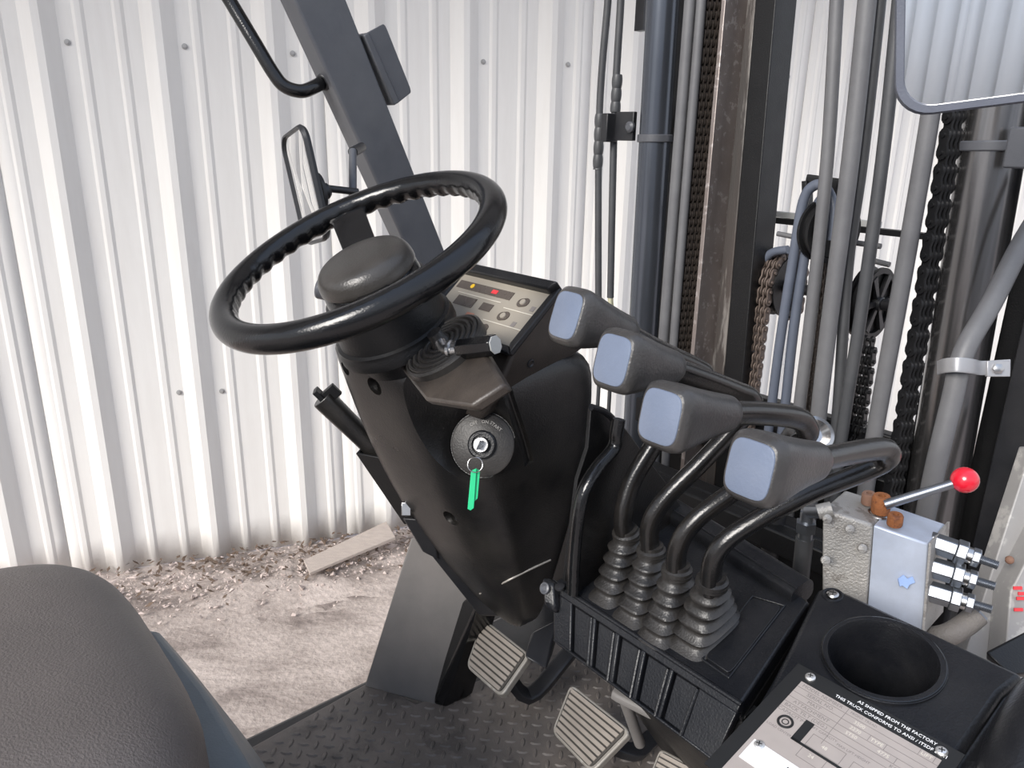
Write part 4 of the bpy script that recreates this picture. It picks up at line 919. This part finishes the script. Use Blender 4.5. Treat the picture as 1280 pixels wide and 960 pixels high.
for i, (x, y) in enumerate(((1272, 735), (1276, 748), (1273, 762), (1278, 742))): MB().box(P(x, y, 1.083), RT*.006, UP*.0022, FW*.001).build('red_mark', redi, fr_)
MB().sphere(P(1262, 700, 1.09), .006, 10).build('rust_spot', mat('rust_brown', (.22, .12, .08), .8, var=.5), fr_)
MB().hull([P(x, y, d) for x, y, d in ((1232, 815, .86), (1300, 780, .90), (1300, 840, .86), (1262, 845, .84))]+[P(x, y, d+.05) for x, y, d in ((1232, 822, .86), (1300, 790, .90), (1300, 850, .86))]).build('fairing', plastic_d, fr_, bevel=.003)
lx = thing('mast_crossmember', 'black lower crossmember behind the control levers', 'beam', T(.95, .05, .3))
MB().tbox(.97, 1.0, -.40, .36, .25, .92).build('plate', plastic_d, lx, bevel=.004)
MB().tbox(.90, .97, -.34, .30, .80, .86).build('lip', plastic_d, lx, bevel=.004)
fc_ = P(1016, 545, 1.1); fl_ = thing('pipe_flange', 'bright steel ring behind the third control lever', 'ring', fc_)
MB().lathe(fc_, (CAM-fc_)+RT*.5+UP*.4, [(-.04, .018), (0, .021), (.004, .026), (.012, .026), (.014, .02), (.004, .012)], 36).build('ring', steel, fl_)
MB().sweep(curve([fc_-FW*-.03, fc_+FW*.07, fc_+FW*.10-TZ*.08, fc_+FW*.10-TZ*.5], 5), .016, n=16).build('pipe', greyd, fl_)
vh = thing('hydraulic_hose', 'short black hose with bright fitting left of the valve block', 'hose', P(995, 780, 1.02), 'hydraulic hoses on the mast')
MB().cyl(P(1006, 672, .98), P(993, 790, 1.03), .011, n=18).build('hose', hosed, vh)
MB().cyl(P(1010, 640, .97), P(1006, 676, .98), .009, n=18).build('end_fitting', zinc, vh)
MB().cyl(P(1008, 652, .972), P(1007, 664, .976), .013, n=6).build('hex_nut', zinc, vh)
MB().cyl(P(1010, 640, .97), P(1040, 640, .93), .008, n=14).build('elbow', zinc, vh)
# ================================================================== VALVE BLOCK
vb = thing('valve_block', 'grey cast hydraulic valve block with rusty caps beside the console', 'valve', P(1100, 765, .9))
F = lambda x, y, d: P(x, y, d)
fl0, fm0, fr0 = F(1028, 636, .90), F(1091, 656, .885), F(1160, 680, .865)
fl1, fm1, fr1 = F(1027, 742, .92), F(1083, 760, .905), F(1153, 790, .89)
bl0, br0, bm0 = F(1056, 612, .955), F(1182, 655, .92), F(1115, 632, .94)
off = bm0-fm0
MB().cyl((fl1+fr1+off)/2+TZ*.02, (fl1+fr1+off)/2-TZ*.30, .02).build('mounting_post', greyd, vb)
MB().hull([fl0, fm0, fl1, fm1, bl0, bl0+(fm0-fl0), fl1+off, fm1+off]).build('cast_body', castm, vb, bevel=.003)
MB().hull([fm0+RT*.0008, fr0, fm1+RT*.0008, fr1, bm0, br0, fm1+off, fr1+off]).build('machined_body', alum, vb, bevel=.002)
b = MB(); e0_, e1_, e2_, e3_ = F(1161, 679, .862), F(1184, 652, .925), F(1176, 765, .95), F(1152, 792, .885); b.slab([e0_, e1_, e2_, e3_], RT, .003); b.build('end_plate', castm, vb)
for x, y in ((1033, 648), (1061, 661), (1031, 700), (1077, 685)):
    c = F(x, y, .888); MB().lathe(c, -FW, [(0, .0052), (.003, .0052), (.004, .003)], 14).build('bolt', castm, vb)
MB().cyl(F(1022, 640, .905), F(1040, 636, .90), .009, n=14).build('port', castm, vb)
MB().slab([F(1133+x, 727+y, .8765) for x, y in ((-10, -3), (-3, -8), (2, -3), (8, -6), (11, 1), (4, 4), (1, 9), (-5, 5), (-8, 6))], FW, .002).build('blue_mark', mat('blue_mark', (.3, .42, .72), .5, var=.5), vb)
up_ = D(-.1, 0, 1)
def cap(x, y, d, r, h, m_, hole=True):
    c = F(x, y, d); MB().lathe(c, up_, [(0, r*.95), (h*.1, r), (h*.85, r), (h, r*.85)]+([(h, r*.4), (h*.7, r*.35)] if hole else []), 20).build('rusty_cap', m_, vb)
cap(1085, 629, .925, .0082, .014, MT['rust_brown']); cap(1100, 640, .91, .0105, .022, rust); cap(1118, 656, .885, .0085, .014, rust)
MB().torus(F(1099, 642, .91), up_, .0115, .002, 30, 8).build('washer', steel, vb)
for i, (x, y, x1, y1) in enumerate(((1166, 678, 1248, 707), (1162, 708, 1244, 733), (1160, 738, 1240, 762))):
    a, c = F(x, y, .89), F(x1, y1, .86); ct = thing('valve_cartridge', ('topmost', 'middle', 'lowest')[i]+' bright zinc cartridge screwed into the valve block end', 'fitting', a, 'valve cartridges')
    L = lambda t: a.lerp(c, t)
    MB().cyl(L(-.05), L(.36), .0125, n=6).build('body', zinc, ct, bevel=.001)
    MB().cyl(L(.36), L(.52), .0145, n=6).build('hex_nut', zinc, ct, bevel=.001)
    MB().cyl(L(.52), L(.60), .0095, n=24).build('neck', steel, ct)
    MB().cyl(L(.60), L(.72), .011, n=6).build('lock_nut', zinc, ct, bevel=.001)
    g = MB(); g.rings([[L(.72+.28*k/24)+(frame(c-a)[0]*math.cos(t)+frame(c-a)[1]*math.sin(t))*(.0052 if k % 2 else .0043) for t in [2*math.pi*j/14 for j in range(14)]] for k in range(25)]); g.build('threaded_stem', zinc, ct)
tl_ = thing('release_lever', 'thin steel release lever with red ball knob on valve block', 'lever', F(1105, 630, .90))
MB().cyl(F(1106, 631, .895), F(1196, 603, .87), .0058, .005, n=16).build('rod', zinc, tl_)
MB().sphere(F(1206, 600, .868), .0148, 28, F(1206, 600, .868)-F(1106, 631, .895), 1.0).build('ball_knob', red, tl_)
vhose = thing('hydraulic_hose', 'short dark hose curving below the valve cartridges', 'hose', P(1160, 790, .93), 'hydraulic hoses on the mast')
MB().sweep(curve([P(1222, 768, .9), P(1205, 782, .9), P(1180, 795, .9), P(1140, 800, .93)], 5), .013, n=18).build('hose', mat('dirty_hose', (.12, .11, .10), .6, dust=.5, dustcol=(.25, .22, .2), bump=.8), vhose)
MB().cyl(P(1224, 766, .9), P(1212, 777, .9), .012, n=6).build('hex_nut', zinc, vhose)
for o in bpy.data.objects:
    if '_o' in o: del o['_o']
